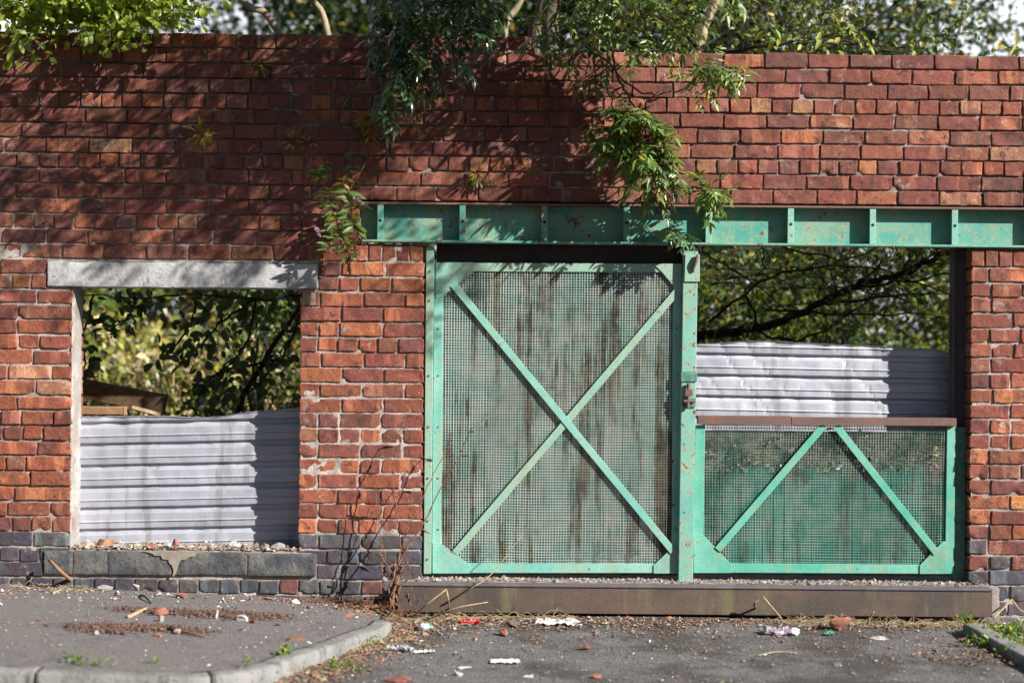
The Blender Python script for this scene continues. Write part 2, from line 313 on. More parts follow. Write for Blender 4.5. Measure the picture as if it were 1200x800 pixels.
def brick(x0, x1, z0, z1, depth, zone, out=0., rough=1., soldier=False):
    w, h = x1 - x0, z1 - z0
    e = [0, .002, .005, .012]
    def axis(L):
        k = max(2, int(L / .022)); return np.array(e + list(np.linspace(.026, L - .026, k)) + [L - .012, L - .005, L - .002, L])
    u, v = axis(w), axis(h); U, Vv = np.meshgrid(u, v, indexing='ij')
    ph = rng.uniform(0, 6.28, 8)
    def wob(a, p): return math.sin(1) * (np.sin(a * 55 + ph[p]) + .6 * np.sin(a * 130 + ph[p + 1]))
    r = R.uniform(.0015, .0032) * rough
    ex = np.minimum(U, w - U); ez = np.minimum(Vv, h - Vv)
    dx = np.clip(1 - ex / r, 0, 1); dz = np.clip(1 - ez / r, 0, 1)
    q = np.clip(np.sqrt(dx ** 2 + dz ** 2), 0, 1.3)
    Yf = r * (1 - np.sqrt(np.clip(1 - np.minimum(q, 1) ** 2, 0, 1))) + np.maximum(q - 1, 0) * r
    Yf = Yf + .0010 * rough * (np.sin(U * 38 + ph[0]) * np.sin(Vv * 60 + ph[1]) + .7 * np.sin(U * 90 + Vv * 40 + ph[2]))
    for _k in range(R.choice([0, 0, 1, 1, 2, 3])):       # chipped corner or edge
        cx, cz = R.choice([0, w, R.uniform(0, w)]), R.choice([0, h]); cr = R.choice([.010, .013, .016, .02, .03])
        dd = np.sqrt((U - cx) ** 2 + (Vv - cz) ** 2 * 1.6); Yf = Yf + np.clip(cr - dd, 0, 1) * R.uniform(.4, .8)
    if R.random() < .07 * rough:       # spalled face
        Yf = Yf + .0045 * (.5 + .5 * np.tanh(6 * np.sin(U * 20 + Vv * 17 + ph[5]))) * (ex > .012) * (ez > .010)
    Yf = Yf - out + rng.normal(0, .0022) + (U / w - .5) * rng.normal(0, .0024) + (Vv / h - .5) * rng.normal(0, .0018)
    edge = np.clip(1 - ex / .012, 0, 1), np.clip(1 - ez / .012, 0, 1)
    X = x0 + U + edge[0] * np.sign(w / 2 - U) * .0019 * rough * wob(Vv, 3); Z = z0 + Vv + edge[1] * np.sign(h / 2 - Vv) * .0016 * rough * wob(U, 6)
    nu, nv = len(u), len(v)
    V = np.stack([X, Yf, Z], -1).reshape(-1, 3)
    Fc = [(i * nv + j, (i + 1) * nv + j, (i + 1) * nv + j + 1, i * nv + j + 1) for i in range(nu - 1) for j in range(nv - 1)]
    ring = [i * nv for i in range(nu)] + [(nu - 1) * nv + j for j in range(1, nv)] + [i * nv + nv - 1 for i in range(nu - 2, -1, -1)] + [j for j in range(nv - 2, 0, -1)]
    A = V[ring].copy(); B = A.copy(); B[:, 1] = depth; k = len(V); n = len(ring)
    Fc += [(k + i, k + n + i, k + n + (i + 1) % n, k + (i + 1) % n) for i in range(n)]
    c = pick(zone)
    bricks.add(np.vstack([V, A, B]), Fc, np.array([c[0], c[1], c[2], R.random()]))

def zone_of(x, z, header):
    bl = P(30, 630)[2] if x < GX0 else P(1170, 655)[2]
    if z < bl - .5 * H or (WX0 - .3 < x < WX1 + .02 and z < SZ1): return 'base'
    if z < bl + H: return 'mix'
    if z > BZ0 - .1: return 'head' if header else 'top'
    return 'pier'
def lay(x0, x1, z0, z1, style, off=0., edgeL=False, edgeR=False, zone=None):
    j = .0105 if z0 > BZ0 - .15 else .012
    x = x0
    if not edgeL: x = x0 - (off % .2367)
    first = True
    while x < x1 - .02:
        if style == 'H': L = .1157
        elif style == 'S': L = .2367 if not (edgeL and first and off) else .1157
        else: L = R.choice([.2367, .2367, .1157, .175, .1157]) if not (first and edgeL and off) else .1157
        L += rng.normal(0, .0055)
        a, b = x, x + L
        if x1 - b < .07: b = x1 + j
        first = False
        if b > x0 + .02:
            aa = max(a, x0); bb = min(b - j, x1)
            if bb - aa > .03:
                dep = .228 if ((edgeL and aa - x0 < .005) or (edgeR and x1 - bb < .015)) else .06
                out = 0
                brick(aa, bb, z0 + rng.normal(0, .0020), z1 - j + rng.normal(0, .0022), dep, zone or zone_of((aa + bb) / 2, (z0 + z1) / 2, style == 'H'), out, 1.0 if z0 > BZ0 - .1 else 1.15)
        x = b
nrow = 0
for k in range(-40, 40):
    zb = ROWTOP + k * H; zt = zb + H
    if zt < -.25: continue
    mid = (zb + zt) / 2; head = (k - 2) % 4 == 0
    if zb > TOPL - .01: break
    off = .0592 + .1183 * (k % 2) if not head else .03
    if k >= 0:
        if abs(zt - TOPL) < .02: lay(XL, XSTEP, zb, zt, 'H', .07, edgeR=True)
        elif head: lay(XL, XR, zb, zt, 'H', .03)
        else: lay(XL, XR, zb, zt, 'S', off)
        continue
    # below: split at the openings; full courses left of the girder
    style = 'H' if (k - 2) % 4 == 0 else 'S'
    st2 = 'H' if (k - 2) % 6 == 0 else ('S' if k % 3 else 'R')
    segs = []
    if zb > BZ0 - .02: segs.append((XL, BX0 - .004, 'S' if not head else 'H', off, False, False))      # beside the girder
    elif zb > LZ1 - .03: segs.append((XL, P(415, 300)[0], style, off, False, False))                      # above the lintel
    if zt <= LZ1 + .02:
        below = zt < SZ1 + .01
        if not below:
            lz = zb > LZ0 - .03
            segs.append((XL, (LX0 if lz else WX0) - .002, st2, off, False, not lz))
            segs.append(((LX1 if lz else WX1) + .004, GX0 - .012 if zb < BZ0 - .13 else P(415, 300)[0], st2, .1 * (k % 2), not lz, zb < BZ0 - .13))
        elif zb > SZ0 - .02:
            segs.append((XL, SX0 - .006, st2, off, False, False)); segs.append((SX1 + .006, GX0 - .012, st2, .1 * (k % 2), False, True))
        else: segs.append((XL, GX0 - .012, 'H', off, False, True))
    if zb < BZ0 - .12: segs.append((GX1, XR, st2, .1 * (k % 2), True, False))
    for (a, b, s, o, eL, eR) in segs:
        if b - a > .05: lay(a, b, zb, zt, s, o, eL, eR)
# soldier courses under the girder on both piers
szt = BZ0 - .006; szb = ROWTOP - 4 * H
def soldiers(a, b):
    n = max(1, round((b - a) / .079)); w = (b - a) / n
    for i in range(n): brick(a + i * w + (0 if i else 0), a + (i + 1) * w - .009, szb, szt - .004, .228 if (i == 0 or i == n - 1) else .06, 'pier')
soldiers(P(415, 300)[0] + .006, GX0 - .012); soldiers(GX1, XR)

wall = empty('brick_wall', (0, 0, 0), 'tall weathered red brick wall with a window hole and gate opening', 'wall')
bricks.build('brickwork', M['brick'], wall, smooth=True)

mort = MB()
def mortar_sheet(x0, x1, z0, z1):
    nx = max(2, int((x1 - x0) / .016)); nz = max(2, int((z1 - z0) / .016))
    xs = np.linspace(x0, x1, nx + 1); zs = np.linspace(z0, z1, nz + 1); X, Z = np.meshgrid(xs, zs, indexing='ij')
    Y = np.empty_like(X); C = np.ones(X.shape + (4,))
    for i in range(nx + 1):
        for j in range(nz + 1):
            x, z = X[i, j], Z[i, j]; a = mnoise.noise((x * 22, z * 22, 0)); b = mnoise.noise((x * 1.6, z * 1.6, 5))
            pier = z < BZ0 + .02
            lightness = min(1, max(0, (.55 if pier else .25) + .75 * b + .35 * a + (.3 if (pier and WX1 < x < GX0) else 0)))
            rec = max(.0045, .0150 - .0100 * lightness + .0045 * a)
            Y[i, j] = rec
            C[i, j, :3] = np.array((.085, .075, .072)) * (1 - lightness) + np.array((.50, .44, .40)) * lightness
    V = np.stack([X, Y, Z], -1).reshape(-1, 3); m = nz + 1
    mort.add(V, [(i * m + j, (i + 1) * m + j, (i + 1) * m + j + 1, i * m + j + 1) for i in range(nx) for j in range(nz)], C.reshape(-1, 4))
core = MB()
def rect(x0, x1, z0, z1, eb=False):
    mortar_sheet(x0, x1, z0, z1); core.box(x0, x1, .035, .222, z0, z1)
g = .012
rect(XL, BX0, ROWTOP - 3 * H, ROWTOP); rect(XL, XSTEP - g, ROWTOP, TOPL - g); rect(XSTEP - g, XR, ROWTOP, TOPR - g)
rect(XL, LX0 + .01, LZ0, ROWTOP - 3 * H); rect(LX1 - .01, GX0 - .02, WZ0, ROWTOP - 3 * H)
rect(LX0 + .01, LX1 - .01, LZ1 - .002, ROWTOP - 3 * H)
rect(XL, WX0 - g, WZ0, LZ0); rect(WX1 + g, LX1 - .01, WZ0, LZ0)
rect(XL, GX0 - .02, -.3, WZ0); rect(GX1 + g, XR, -.3, BZ0)
core.box(BX0 + .01, XR, .07, .222, BZ0 + .03, ROWTOP - .002)
mort.build('mortar', M['mortar'], wall, smooth=True); core.build('brick_backing', M['core'], wall)

def rough_block(name, x0, x1, y0, y1, z0, z1, mat, parent, amp=.004, step=.02, sag=None):
    """a weathered block: gridded box with noise on every face"""
    b = MB()
    nx, ny, nz = [max(2, int(abs(d) / step)) for d in (x1 - x0, y1 - y0, z1 - z0)]
    def face(o, du, dv, nu, nv):
        V = [np.array(o) + np.array(du) * i / nu + np.array(dv) * j / nv for i in range(nu + 1) for j in range(nv + 1)]
        b.add(V, [(i * (nv + 1) + j, (i + 1) * (nv + 1) + j, (i + 1) * (nv + 1) + j + 1, i * (nv + 1) + j + 1) for i in range(nu) for j in range(nv)])
    dx, dy, dz = x1 - x0, y1 - y0, z1 - z0
    face((x0, y0, z0), (dx, 0, 0), (0, 0, dz), nx, nz); face((x1, y1, z0), (-dx, 0, 0), (0, 0, dz), nx, nz)
    face((x1, y0, z0), (0, dy, 0), (0, 0, dz), ny, nz); face((x0, y1, z0), (0, -dy, 0), (0, 0, dz), ny, nz)
    face((x0, y0, z1), (dx, 0, 0), (0, dy, 0), nx, ny); face((x0, y1, z0), (dx, 0, 0), (0, -dy, 0), nx, ny)
    V = np.concatenate(b.V); cen = np.array([(x0 + x1) / 2, (y0 + y1) / 2, (z0 + z1) / 2]); hf = np.array([dx, dy, dz]) / 2
    for i, p in enumerate(V):
        q = np.abs((p - cen) / hf); near = hf * (1 - q); r = amp * 2.2   # round edges
        m = sorted(near)
        if m[1] < r: V[i] = p - np.sign(p - cen) * (near < r) * (r - m[1]) * .42
        nv = mnoise.noise_vector(Vector(V[i] * 14)) + mnoise.noise_vector(Vector(V[i] * 45)) * .5
        V[i] = V[i] + np.array(nv) * amp
        if sag: V[i][2] += sag(V[i][0])
    b.V = [V]
    return b.build(name, mat, parent, smooth=True)
rough_block('lintel', LX0, LX1, -.012, .21, LZ0, LZ1 - .004, M['lintel'], wall, .0035)
cuts_ = [SX0] + [P(x, 660)[0] for x in (86, 127, 203, 291)] + [SX1]
for a_, c_ in zip(cuts_[:-1], cuts_[1:]): rough_block('sill_stone', a_ + .0006, c_ - .0006, -.014 + rng.normal(0, .0015), .20, SZ0 + rng.normal(0, .0015), SZ1 - .006 + rng.normal(0, .0015), M['sill'], wall, .0026, .012)
rough_block('sill_bedding', SX0 + .02, SX1 - .02, -.006, .20, SZ1 - .03, SZ1 - .001, M['ledge'], wall, .006)
b = MB(); b.prism([(167, 645.5), (238, 645.5), (236, 648), (230, 649), (228, 652), (221, 652.5), (217, 656), (212, 656), (209, 661), (207, 668), (204, 675), (202, 675), (203, 668), (201, 662), (198, 660), (197, 656), (190, 655), (188, 651), (181, 651), (178, 648.5)], -.0188, -.012); b.build('mortar_patch', m_plain('tan_mortar', c4(.27, .23, .185), c4(.20, .175, .15), .95, 30, bump=.8), wall, bevel=.002)
rough_block('plaster_reveal', WX0 - .012, WX0 + .004, .012, .20, WZ0, LZ0, M['plaster'], wall, .005)
rough_block('bearing_stone', WX1 + .012, LX1 - .012, -.006, .06, P(360, 358)[2], LZ0 - .004, m_plain('sandstone', c4(.34, .22, .15), c4(.25, .16, .11), .9, 30), wall, .004)

# ------------------------------------------------------------------ steel girder over the gate
gird = empty('steel_girder', (1.2, 0, BZ0), 'long teal painted steel girder with stiffener ribs above the gates', 'girder')
X1g = 4.4
b = MB(); b.box(BX0, X1g, .046, .056, BZ0 + .014, BZ1 - .010); b.build('web', M['teal_beam'], gird)
b = MB(); b.box(BX0, X1g, -.022, .066, BZ0, BZ0 + .013); b.build('lower_flange', M['teal_beam'], gird, bevel=.003)
b = MB(); b.box(BX0, X1g, -.020, .066, BZ1 - .009, BZ1 + .004); b.build('upper_flange', M['rust'], gird, bevel=.003)
sp = 96 / 210
for i in range(-0, 9):
    xc = P(446, 265)[0] + i * sp
    if xc > X1g: break
    b = MB(); b.box(xc - .017, xc + .017, -.016, -.008, BZ0 + .0135, BZ1 - .0095); b.box(xc - .006, xc + .006, -.008, .0455, BZ0 + .0135, BZ1 - .0095)
    s = b.build('stiffener', M['teal_beam'] if i < 4 else M['teal'], gird, bevel=.0015)
    zc = (BZ0 + BZ1) / 2
    h = MB(); h.tube([(xc, -.0175, zc + .01), (xc, -.012, zc + .01)], .0085, 10); h.build('bolt_hole', M['hole'], s)

# ------------------------------------------------------------------ gates
def wire_mesh(x0, x1, z0, z1, y, mat, parent, pitch=.0152, w=.0050, name='wire_mesh'):
    b = MB(); nx = int((x1 - x0) / pitch); nz = int((z1 - z0) / pitch)
    for i in range(nx + 1):
        x = x0 + (x1 - x0) * i / nx + rng.normal(0, .0006); zs = np.linspace(z0, z1, 9)
        o = np.array([mnoise.noise((x * 3, z * 3, 1)) * .004 for z in zs]); bow = np.array([mnoise.noise((x * 2.2, z * 2.2, 9)) * .007 for z in zs])
        b.tube(np.stack([x + o, y + bow, zs], -1), w / 2, 4)
    for j in range(nz + 1):
        z = z0 + (z1 - z0) * j / nz + rng.normal(0, .0006); xs = np.linspace(x0, x1, 11)
        o = np.array([mnoise.noise((x * 3, z * 3, 21)) * .004 for x in xs]); bow = np.array([mnoise.noise((x * 2.2, z * 2.2, 9)) * .007 for x in xs])
        b.tube(np.stack([xs, y + .0025 + bow, z + o], -1), w / 2, 4)
    return b.build(name, mat, parent)
def board_panel(x0, x1, z0, z1, y, parent, mat, bw=.098, name='board_panel'):
    b = MB(); x = x0
    while x < x1 - .01:
        e = min(x + bw * R.uniform(.92, 1.08), x1); dz = R.uniform(-.002, .002); yy = y + R.uniform(-.004, .004)
        n = 5
        xs = np.array([x + .002, x + .007, (x + e) / 2, e - .007, e - .002]); ys = np.array([yy + .009, yy, yy + .001, yy, yy + .009]); zs = np.linspace(z0, z1, 14)
        V = [(xx + .0015 * mnoise.noise((xx * 9, z * 4, 3)), yv + .004 * mnoise.noise((xx * 6, z * 3, 4)), z + dz) for xx, yv in zip(xs, ys) for z in zs]; m = len(zs)
        b.add(V, [(i * m + j, (i + 1) * m + j, (i + 1) * m + j + 1, i * m + j + 1) for i in range(n - 1) for j in range(m - 1)])
        x = e
    b.box(x0, x1, y + .012, y + .026, z0, z1)
    return b.build(name, mat, parent, smooth=False)

GA = P(655, 672, .08)
gate = empty('mesh_gate', GA, 'tall teal wire mesh gate with a full X brace over peeling boards', 'gate')
b = MB()
b.prism([(509, 308), (519, 308), (516.5, 671), (506, 671)], .046, .0625)
b.prism([(789, 309), (799, 309), (797, 671), (787, 671)], .046, .0625)
b.prism([(516.6, 659.5), (787, 660.5), (787, 671), (516.6, 671)], .047, .0618)
b.build('frame', M['teal'], gate, bevel=.002)
b = MB(); b.prism([(519, 308), (789, 309), (789, 319), (519, 318)], .047, .0618); b.build('top_bar', M['teal_pale'], gate, bevel=.002)
for poly, mt in (([(511, 307.5), (556, 307.5), (556, 318), (519, 347), (511, 350)], 'teal_pale'), ([(507, 671.5), (507, 636), (516, 636), (551, 662), (551, 671.5)], 'teal'),
                 ([(765, 309), (799, 309), (799, 347), (790, 336), (775, 318)], 'teal_pale'), ([(766, 671.5), (766, 662), (786, 643), (796, 643), (796, 671.5)], 'teal')):
    b = MB(); b.prism(poly, .041, .0455); b.build('gusset', M[mt], gate, bevel=.001)
b = MB(); b.bar((531, 333), (789, 646), 8.2, .034, .0390); b.build('brace', M['teal'], gate, bevel=.0012)
b = MB(); b.bar((798, 336), (533, 648), 8.2, .0393, .0407); b.build('brace', M['teal_pale'], gate, bevel=.0008)
p0, p1 = P(517, 664, .055), P(790, 314, .055)
wire_mesh(p0[0], p1[0], p0[2], p1[2], .054, M['wire'], gate)
p0, p1 = P(508, 672, .066), P(803, 310, .066)
board_panel(p0[0], p1[0], p0[2], p1[2], .074, gate, M['boards'])
p0, p1 = P(512, 309, .13), P(803, 286, .13)
b = MB(); b.box(p0[0], p1[0], .085, .16, p0[2] - .004, p1[2]); b.build('head_board', M['headboard'], gate, bevel=.002)  # very dark brown board closing the band above the gate
b = MB()
for yy in (330, 385, 440, 500, 560, 620, 655):
    for xx in (513.5, 793):
        q = P(xx, yy, .046); b = MB(); b.tube([q + (0, -.004, 0), q + (0, .002, 0)], .0045, 8); b.build('rivet', M['oldsteel'], gate)
q0, q1 = P(638, 660, .105), P(770, 636, .105)      # bunched netting at the bottom
V = []; nx, nz = 60, 14
for i in range(nx + 1):
    for j in range(nz + 1):
        x = q0[0] + (q1[0] - q0[0]) * i / nx; t = j / nz; env = (math.sin(PI * min(1, i / nx * 1.02)) ** .4) * (1 - .45 * (i / nx))
        V.append((x, .0605 + .006 * mnoise.noise((x * 28, t * 5, 2)), q0[2] + t * (q1[2] - q0[2]) * env + .006 * mnoise.noise((x * 40, t * 9, 7))))
tag(mk('crumpled_netting', V, [(i * 15 + j, (i + 1) * 15 + j, (i + 1) * 15 + j + 1, i * 15 + j + 1) for i in range(nx) for j in range(nz)], M['netting'], smooth=True, origin=q0), 'grey crumpled netting bunched behind the bottom of the tall gate', 'netting')

# frame post at the left brick pier
fp = empty('gate_jamb', P(503, 680, .04), 'narrow teal steel jamb between the middle brick pier and tall gate', 'post')
b = MB(); b.prism([(499.5, 290), (508.5, 290), (505, 672), (496.5, 672)], .018, .11); b.build('jamb_plate', M['teal_pale'], fp, bevel=.002)
b = MB()
for yy in (318, 352, 440, 500, 560, 610, 655):
    q = P(503.5 - (yy - 318) * .008, yy, .018); b = MB(); b.tube([q + (0, -.005, 0), q + (0, .002, 0)], .005, 8); b.build('bolt', M['oldsteel'], fp)

# middle post
post = empty('gate_post', P(804, 682, .03), 'upright teal steel post with rusty latch between the two gates', 'post')
b = MB(); b.prism([(801, 292), (818, 292), (812, 682), (795, 682)], .010, .06); b.build('upright', M['teal_post'], post, bevel=.003)
b = MB(); b.prism([(803, 298), (820, 298), (820, 330), (802, 330)], .000, .009); b.build('bracket', M['teal_pale'], post, bevel=.002)
b = MB(); b.tube(smooth_line([P(818, 299, -0.015), P(816, 306, -0.020), P(813, 313, -0.010), P(812, 318, -0.002)], 4), [.010] * 13, 8); b.build('hinge_pin', M['rust'], post, smooth=True)
b = MB(); b.prism([(798, 435), (817, 435), (817, 447), (798, 447)], .002, .009); b.build('latch_plate', M['teal_dark'], post, bevel=.002)
b = MB(); b.prism([(799, 466), (816, 466), (815, 477), (798, 477)], .000, .009); b.build('latch_plate', M['teal_dark'], post, bevel=.002)
b = MB(); b.tube([P(807, 449, -0.008), P(806, 478, -0.008)], .011, 8); b.tube([P(801, 470, -0.010), P(814, 470, -0.010)], .010, 8); b.prism([(803, 456), (812, 456), (812, 464), (803, 464)], -.020, -.002); b.build('latch_bolt', M['rust'], post, smooth=False, bevel=.002)
b = MB()
for yy in (345, 390, 402, 430, 482, 520, 600, 650):
    q = P(806 + (8 if yy % 4 else -4), yy, .010); b = MB(); b.tube([q + (0, -.003, 0), q + (0, .002, 0)], .004, 8); b.build('bolt', M['oldsteel'], post)

# right half height gate
g2 = empty('half_gate', P(968, 672, .08), 'low teal mesh gate with V brace and rusty brown top rail', 'gate')
b = MB()
b.prism([(815, 498), (826.5, 498), (823.5, 671), (812, 671)], .046, .0625); b.prism([(1110, 498), (1120, 498), (1118, 672), (1107.5, 672)], .046, .0625)
b.prism([(823.6, 659.5), (1107.6, 661.5), (1107.6, 672), (823.6, 670.5)], .047, .0618); b.build('frame', M['teal_half'], g2, bevel=.002)
b = MB(); b.prism([(818, 487), (927, 487.5), (927, 497.5), (818, 497)], .020, .075); b.prism([(927.5, 488.5), (1121, 490), (1121, 499), (927.5, 498)], .023, .075); b.build('top_rail', M['rust'], g2, bevel=.002)
for poly in ([(813, 671), (813, 626), (824, 626), (857, 661), (857, 671)], [(1078, 672), (1078, 662), (1105, 634), (1109, 634), (1109, 672)]):
    b = MB(); b.prism(poly, .041, .0455); b.build('gusset', M['teal_half'], g2, bevel=.001)
b = MB(); b.bar((966, 498), (841, 644), 8.2, .034, .0405); b.build('brace', M['teal_half'], g2, bevel=.0012)
b = MB(); b.bar((980, 499), (1098, 648), 8.2, .034, .0405); b.build('brace', M['teal_half'], g2, bevel=.0012)
p0, p1 = P(821, 664, .055), P(1113, 494, .055)
wire_mesh(p0[0], p1[0], p0[2], p1[2], .054, M['wire_green'], g2)
p0, p1 = P(814, 671, .066), P(1114, 545, .066)
board_panel(p0[0], p1[0], p0[2], p1[2], .074, g2, M['boards'], .055)
p0, p1 = P(814, 547, .075), P(1114, 507, .075)
rough_block('grimy_plank', p0[0], p1[0], .073, .10, p0[2], p1[2], m_plain('grimy_plank', c4(.05, .035, .028), c4(.14, .12, .10), .9, 14), g2, .004, .02)
# dead leaves and rubbish lodged on top of the boards behind the mesh
b = MB()
for i in range(420):
    x = R.uniform(822, 1106); y = 546 - abs(R.gauss(0, 18)) + 6; q = P(x, y, R.uniform(.060, .074)); s = R.uniform(.012, .03)
    d = np.array(Vector((R.gauss(0, 1), R.gauss(0, .5), R.gauss(0, .6))).normalized()); e = np.array(Vector((R.gauss(0, 1), R.gauss(0, .6), R.gauss(0, 1))).normalized())
    c = R.choice([(.5, .42, .06), (.5, .5, .48), (.16, .11, .07), (.30, .25, .19), (.08, .06, .045), (.35, .33, .31), (.22, .15, .09)])
    b.add([q - d * s, q + e * s * .6, q + d * s, q - e * s * .6], [(0, 1, 2, 3)], c + (1,))
o = b.build('dead_leaf_litter', M['flake']); o['kind'] = 'stuff'; o['label'] = 'dry leaves and rubbish lodged behind the low mesh gate'; o['category'] = 'debris'
rp = empty('steel_post', P(1126, 682, .12), 'dark weathered steel post in shade beside the right brick pier', 'post')
b = MB(); b.prism([(1120, 289), (1134, 289), (1134, 500), (1119, 500)], .10, .16); b.prism([(1118, 289), (1120.5, 289), (1119.5, 500), (1117, 500)], .09, .17); b.build('upper_section', M['oldsteel'], rp, bevel=.004)
b = MB(); b.prism([(1119.5, 500.2), (1133, 500.2), (1130.5, 682), (1118.5, 682)], .07, .15); b.build('lower_section', M['teal_dark'], rp, bevel=.004)
b = MB(); b.prism([(1113, 343), (1117, 343), (1117, 440), (1113, 440)], .12, .135)
for i in range(18):
    b.prism([(1111.6, 345 + i * 5.3), (1113.2, 345 + i * 5.3), (1113.2, 348 + i * 5.3), (1111.6, 348 + i * 5.3)], .122, .133)
b.build('toothed_strip', M['rust'], rp)

# threshold rail and rough concrete ledge
rail = empty('threshold_rail', (1.03, -.12, 0), 'long rusty steel threshold beam lying under both gates', 'rail')
rz1 = P(800, 686, -.15)[2]; rx0, rx1 = P(466, 700, -.15)[0], P(1163, 700, -.15)[0]
b = MB(); b.box(rx0, rx1, -.15, -.142, .035, rz1 - .016); b.build('rail_face', M['rail'], rail, bevel=.002)
b = MB(); b.box(rx0, rx1, -.157, -.085, rz1 - .0155, rz1); b.build('rail_top', m_rust('worn_rail_top', c4(.11, .095, .10), c4(.085, .075, .08), c4(.14, .12, .12)), rail, bevel=.005)
b = MB(); b.box(rx0 + .002, rx1 - .002, -.141, -.09, .035, rz1 - .017); b.build('rail_body', M['oldsteel'], rail)
o = rough_block('concrete_threshold', rx0, GX1 + .15, -.0835, .30, -.05, rz1 - .004, M['ledge'], None, .006, .02); o['kind'] = 'structure'

# ------------------------------------------------------------------ corrugated sheets
def sheet(name, x0, x1, zlow, topf, y, label, seed, group=None, tilt=0.):
    per = .122; prof = []; z = 0.
    zmax = max(topf(x0), topf(x1), topf((x0 + x1) / 2), topf(x0 * .75 + x1 * .25)) + .01
    nodes = [(.0, .020), (.009, .001), (.040, .0), (.044, -.006), (.051, -.0005), (.088, .001), (.100, .016), (.113, .0205)]
    k = 0
    zz = []; yy = []
    while zlow + k * per < zmax + per:
        for a, d in nodes: zz.append(zlow + k * per + a - .03); yy.append(d)
        k += 1
    zz = np.array(zz); yy = np.array(yy); nx = int((x1 - x0) / .012); xs = np.linspace(x0, x1, nx + 1)
    V = []; m = len(zz)
    for x in xs:
        top = topf(x)
        for a, d in zip(zz, yy):
            za = min(a + tilt * (x - x0), top + .004 * mnoise.noise((x * 30, a, seed)))
            dent = .007 * mnoise.noise((x * 3.1, za * 4, seed)) + .003 * mnoise.noise((x * 11, za * 13, seed + 3)) + .012 * max(0, mnoise.noise((x * 7, za * 5, seed + 8)) - .25)
            cr_ = 1 - abs(mnoise.noise((x * 4.5 + za * 3, za * 2.5, seed + 11))) * 2.2; dent += .0035 * max(0, cr_) ** 8 * (1 if seed > 5 else .3)
            lip = max(0, 1 - (top - za) / .05) * (.014 * mnoise.noise((x * 9, 0, seed + 5)) + .004)
            V.append((x, y + d + dent - lip, max(za, zlow - .03)))
    Fc = [(i * m + j, (i + 1) * m + j, (i + 1) * m + j + 1, i * m + j + 1) for i in range(nx) for j in range(m - 1)]
    org = np.array([(x0 + x1) / 2, y, zlow])
    o = mk(name, V, Fc, M['galv'], origin=org); tag(o, label, 'metal sheet', group)
    s = o.modifiers.new('Solidify', 'SOLIDIFY'); s.thickness = .0012; s.offset = 1
    return o
yS = .175
def topL(x):
    a, b2, c = P(92, 488, yS), P(240, 489.5, yS), P(352, 478, yS)
    return float(np.interp(x, [a[0], P(190, 489, yS)[0], b2[0], P(262, 488.5, yS)[0], P(290, 484, yS)[0], c[0]], [a[2], P(190, 487.5, yS)[2], b2[2], P(262, 487.5, yS)[2], P(290, 482.5, yS)[2], c[2]]))
sheet('corrugated_sheet', P(91, 500, yS)[0], WX1 - .002 + .012, P(220, 641, yS)[2], topL, yS, 'grey corrugated metal sheet blocking the lower half of the window hole', 3, tilt=.03)
yS2 = .25
def topR(x):
    pts = [(800, 405), (826, 403), (880, 399.5), (905, 400), (960, 403), (1040, 407), (1100, 409), (1113, 413), (1125, 416)]
    w = [P(a, c, yS2) for a, c in pts]; return float(np.interp(x, [q[0] for q in w], [q[2] for q in w]))
sheet('corrugated_sheet', P(800, 450, yS2)[0], P(1122, 450, yS2)[0], P(960, 508, yS2)[2], topR, yS2, 'dented bright corrugated metal sheet above the low mesh gate', 17, tilt=-.012)

# planks lying in the window hole
def plank(name, a, b, h, d, mat, label, cut=0):
    a, b = np.array(a), np.array(b); ax = (b - a); L = np.linalg.norm(ax); ax /= L; side = np.cross(ax, (0, 0, 1)); side /= np.linalg.norm(side); up = np.cross(side, ax)
    V = []; n = 12
    for i in range(n + 1):
        c = a + ax * L * i / n
        for s_, u_ in ((0, 0), (1, 0), (1, 1), (0, 1)):
            q = c + side * d * s_ + up * h * (u_) + up * .003 * mnoise.noise((c[0] * 5, i, u_)); V.append(q)
    Fc = [(i * 4 + j, (i + 1) * 4 + j, (i + 1) * 4 + (j + 1) % 4, i * 4 + (j + 1) % 4) for i in range(n) for j in range(4)] + [(3, 2, 1, 0), tuple(n * 4 + j for j in range(4))]
    return tag(mk(name, V, Fc, mat, origin=(a + b) / 2, bevel=.003), label, 'plank')
plank('timber_plank', P(60, 459, .62), P(193, 488, .62) + (0, 0, .02), .115, .05, M['timber_dark'], 'dark timber beam, upper of two behind the metal sheet in the window')
plank('timber_plank', P(60, 484, .44), P(150, 485, .44), .045, .09, M['timber'], 'pale sawn timber plank just above the metal sheet in the window')
plank('timber_plank', P(149, 478.5, .42), P(189, 489, .62), .022, .04, M['pale_stalk'], 'short pale timber offcut leaning down beside the sawn plank in the window')

# ------------------------------------------------------------------ ground
def grid(name, xs, ys, zf, mat, kind='structure', inside=None):
    V = [(x, y, zf(x, y)) for x in xs for y in ys]; m = len(ys)
    Fc = [(i * m + j, (i + 1) * m + j, (i + 1) * m + j + 1, i * m + j + 1) for i in range(len(xs) - 1) for j in range(m - 1)]
    o = mk(name, V, Fc, mat, smooth=True); o['kind'] = kind; return o
def wob(x, y, s=1.): return s * (.004 * mnoise.noise((x * 3, y * 3, 0)) + .002 * mnoise.noise((x * 11, y * 11, 2)))
grid('ground', [-150, -40, -10, -5, 0, 5, 10, 40, 150], [-150, -40, -10, -.3, .1, 1, 4, 20, 150], lambda x, y: -.12 if y < .3 else .10, M['soil'])
xs = np.concatenate([[-40, -15], np.arange(-5.2, 5.2, .06), [15, 40]]); ys = np.concatenate([[-30, -10, -5], np.arange(-3, .06, .05)])
grid('road', xs, ys, lambda x, y: road_z(x, y) + wob(x, y) + (-.10 if (x < -.8 and y > ykerb(x) + .05) else 0), M['road'])
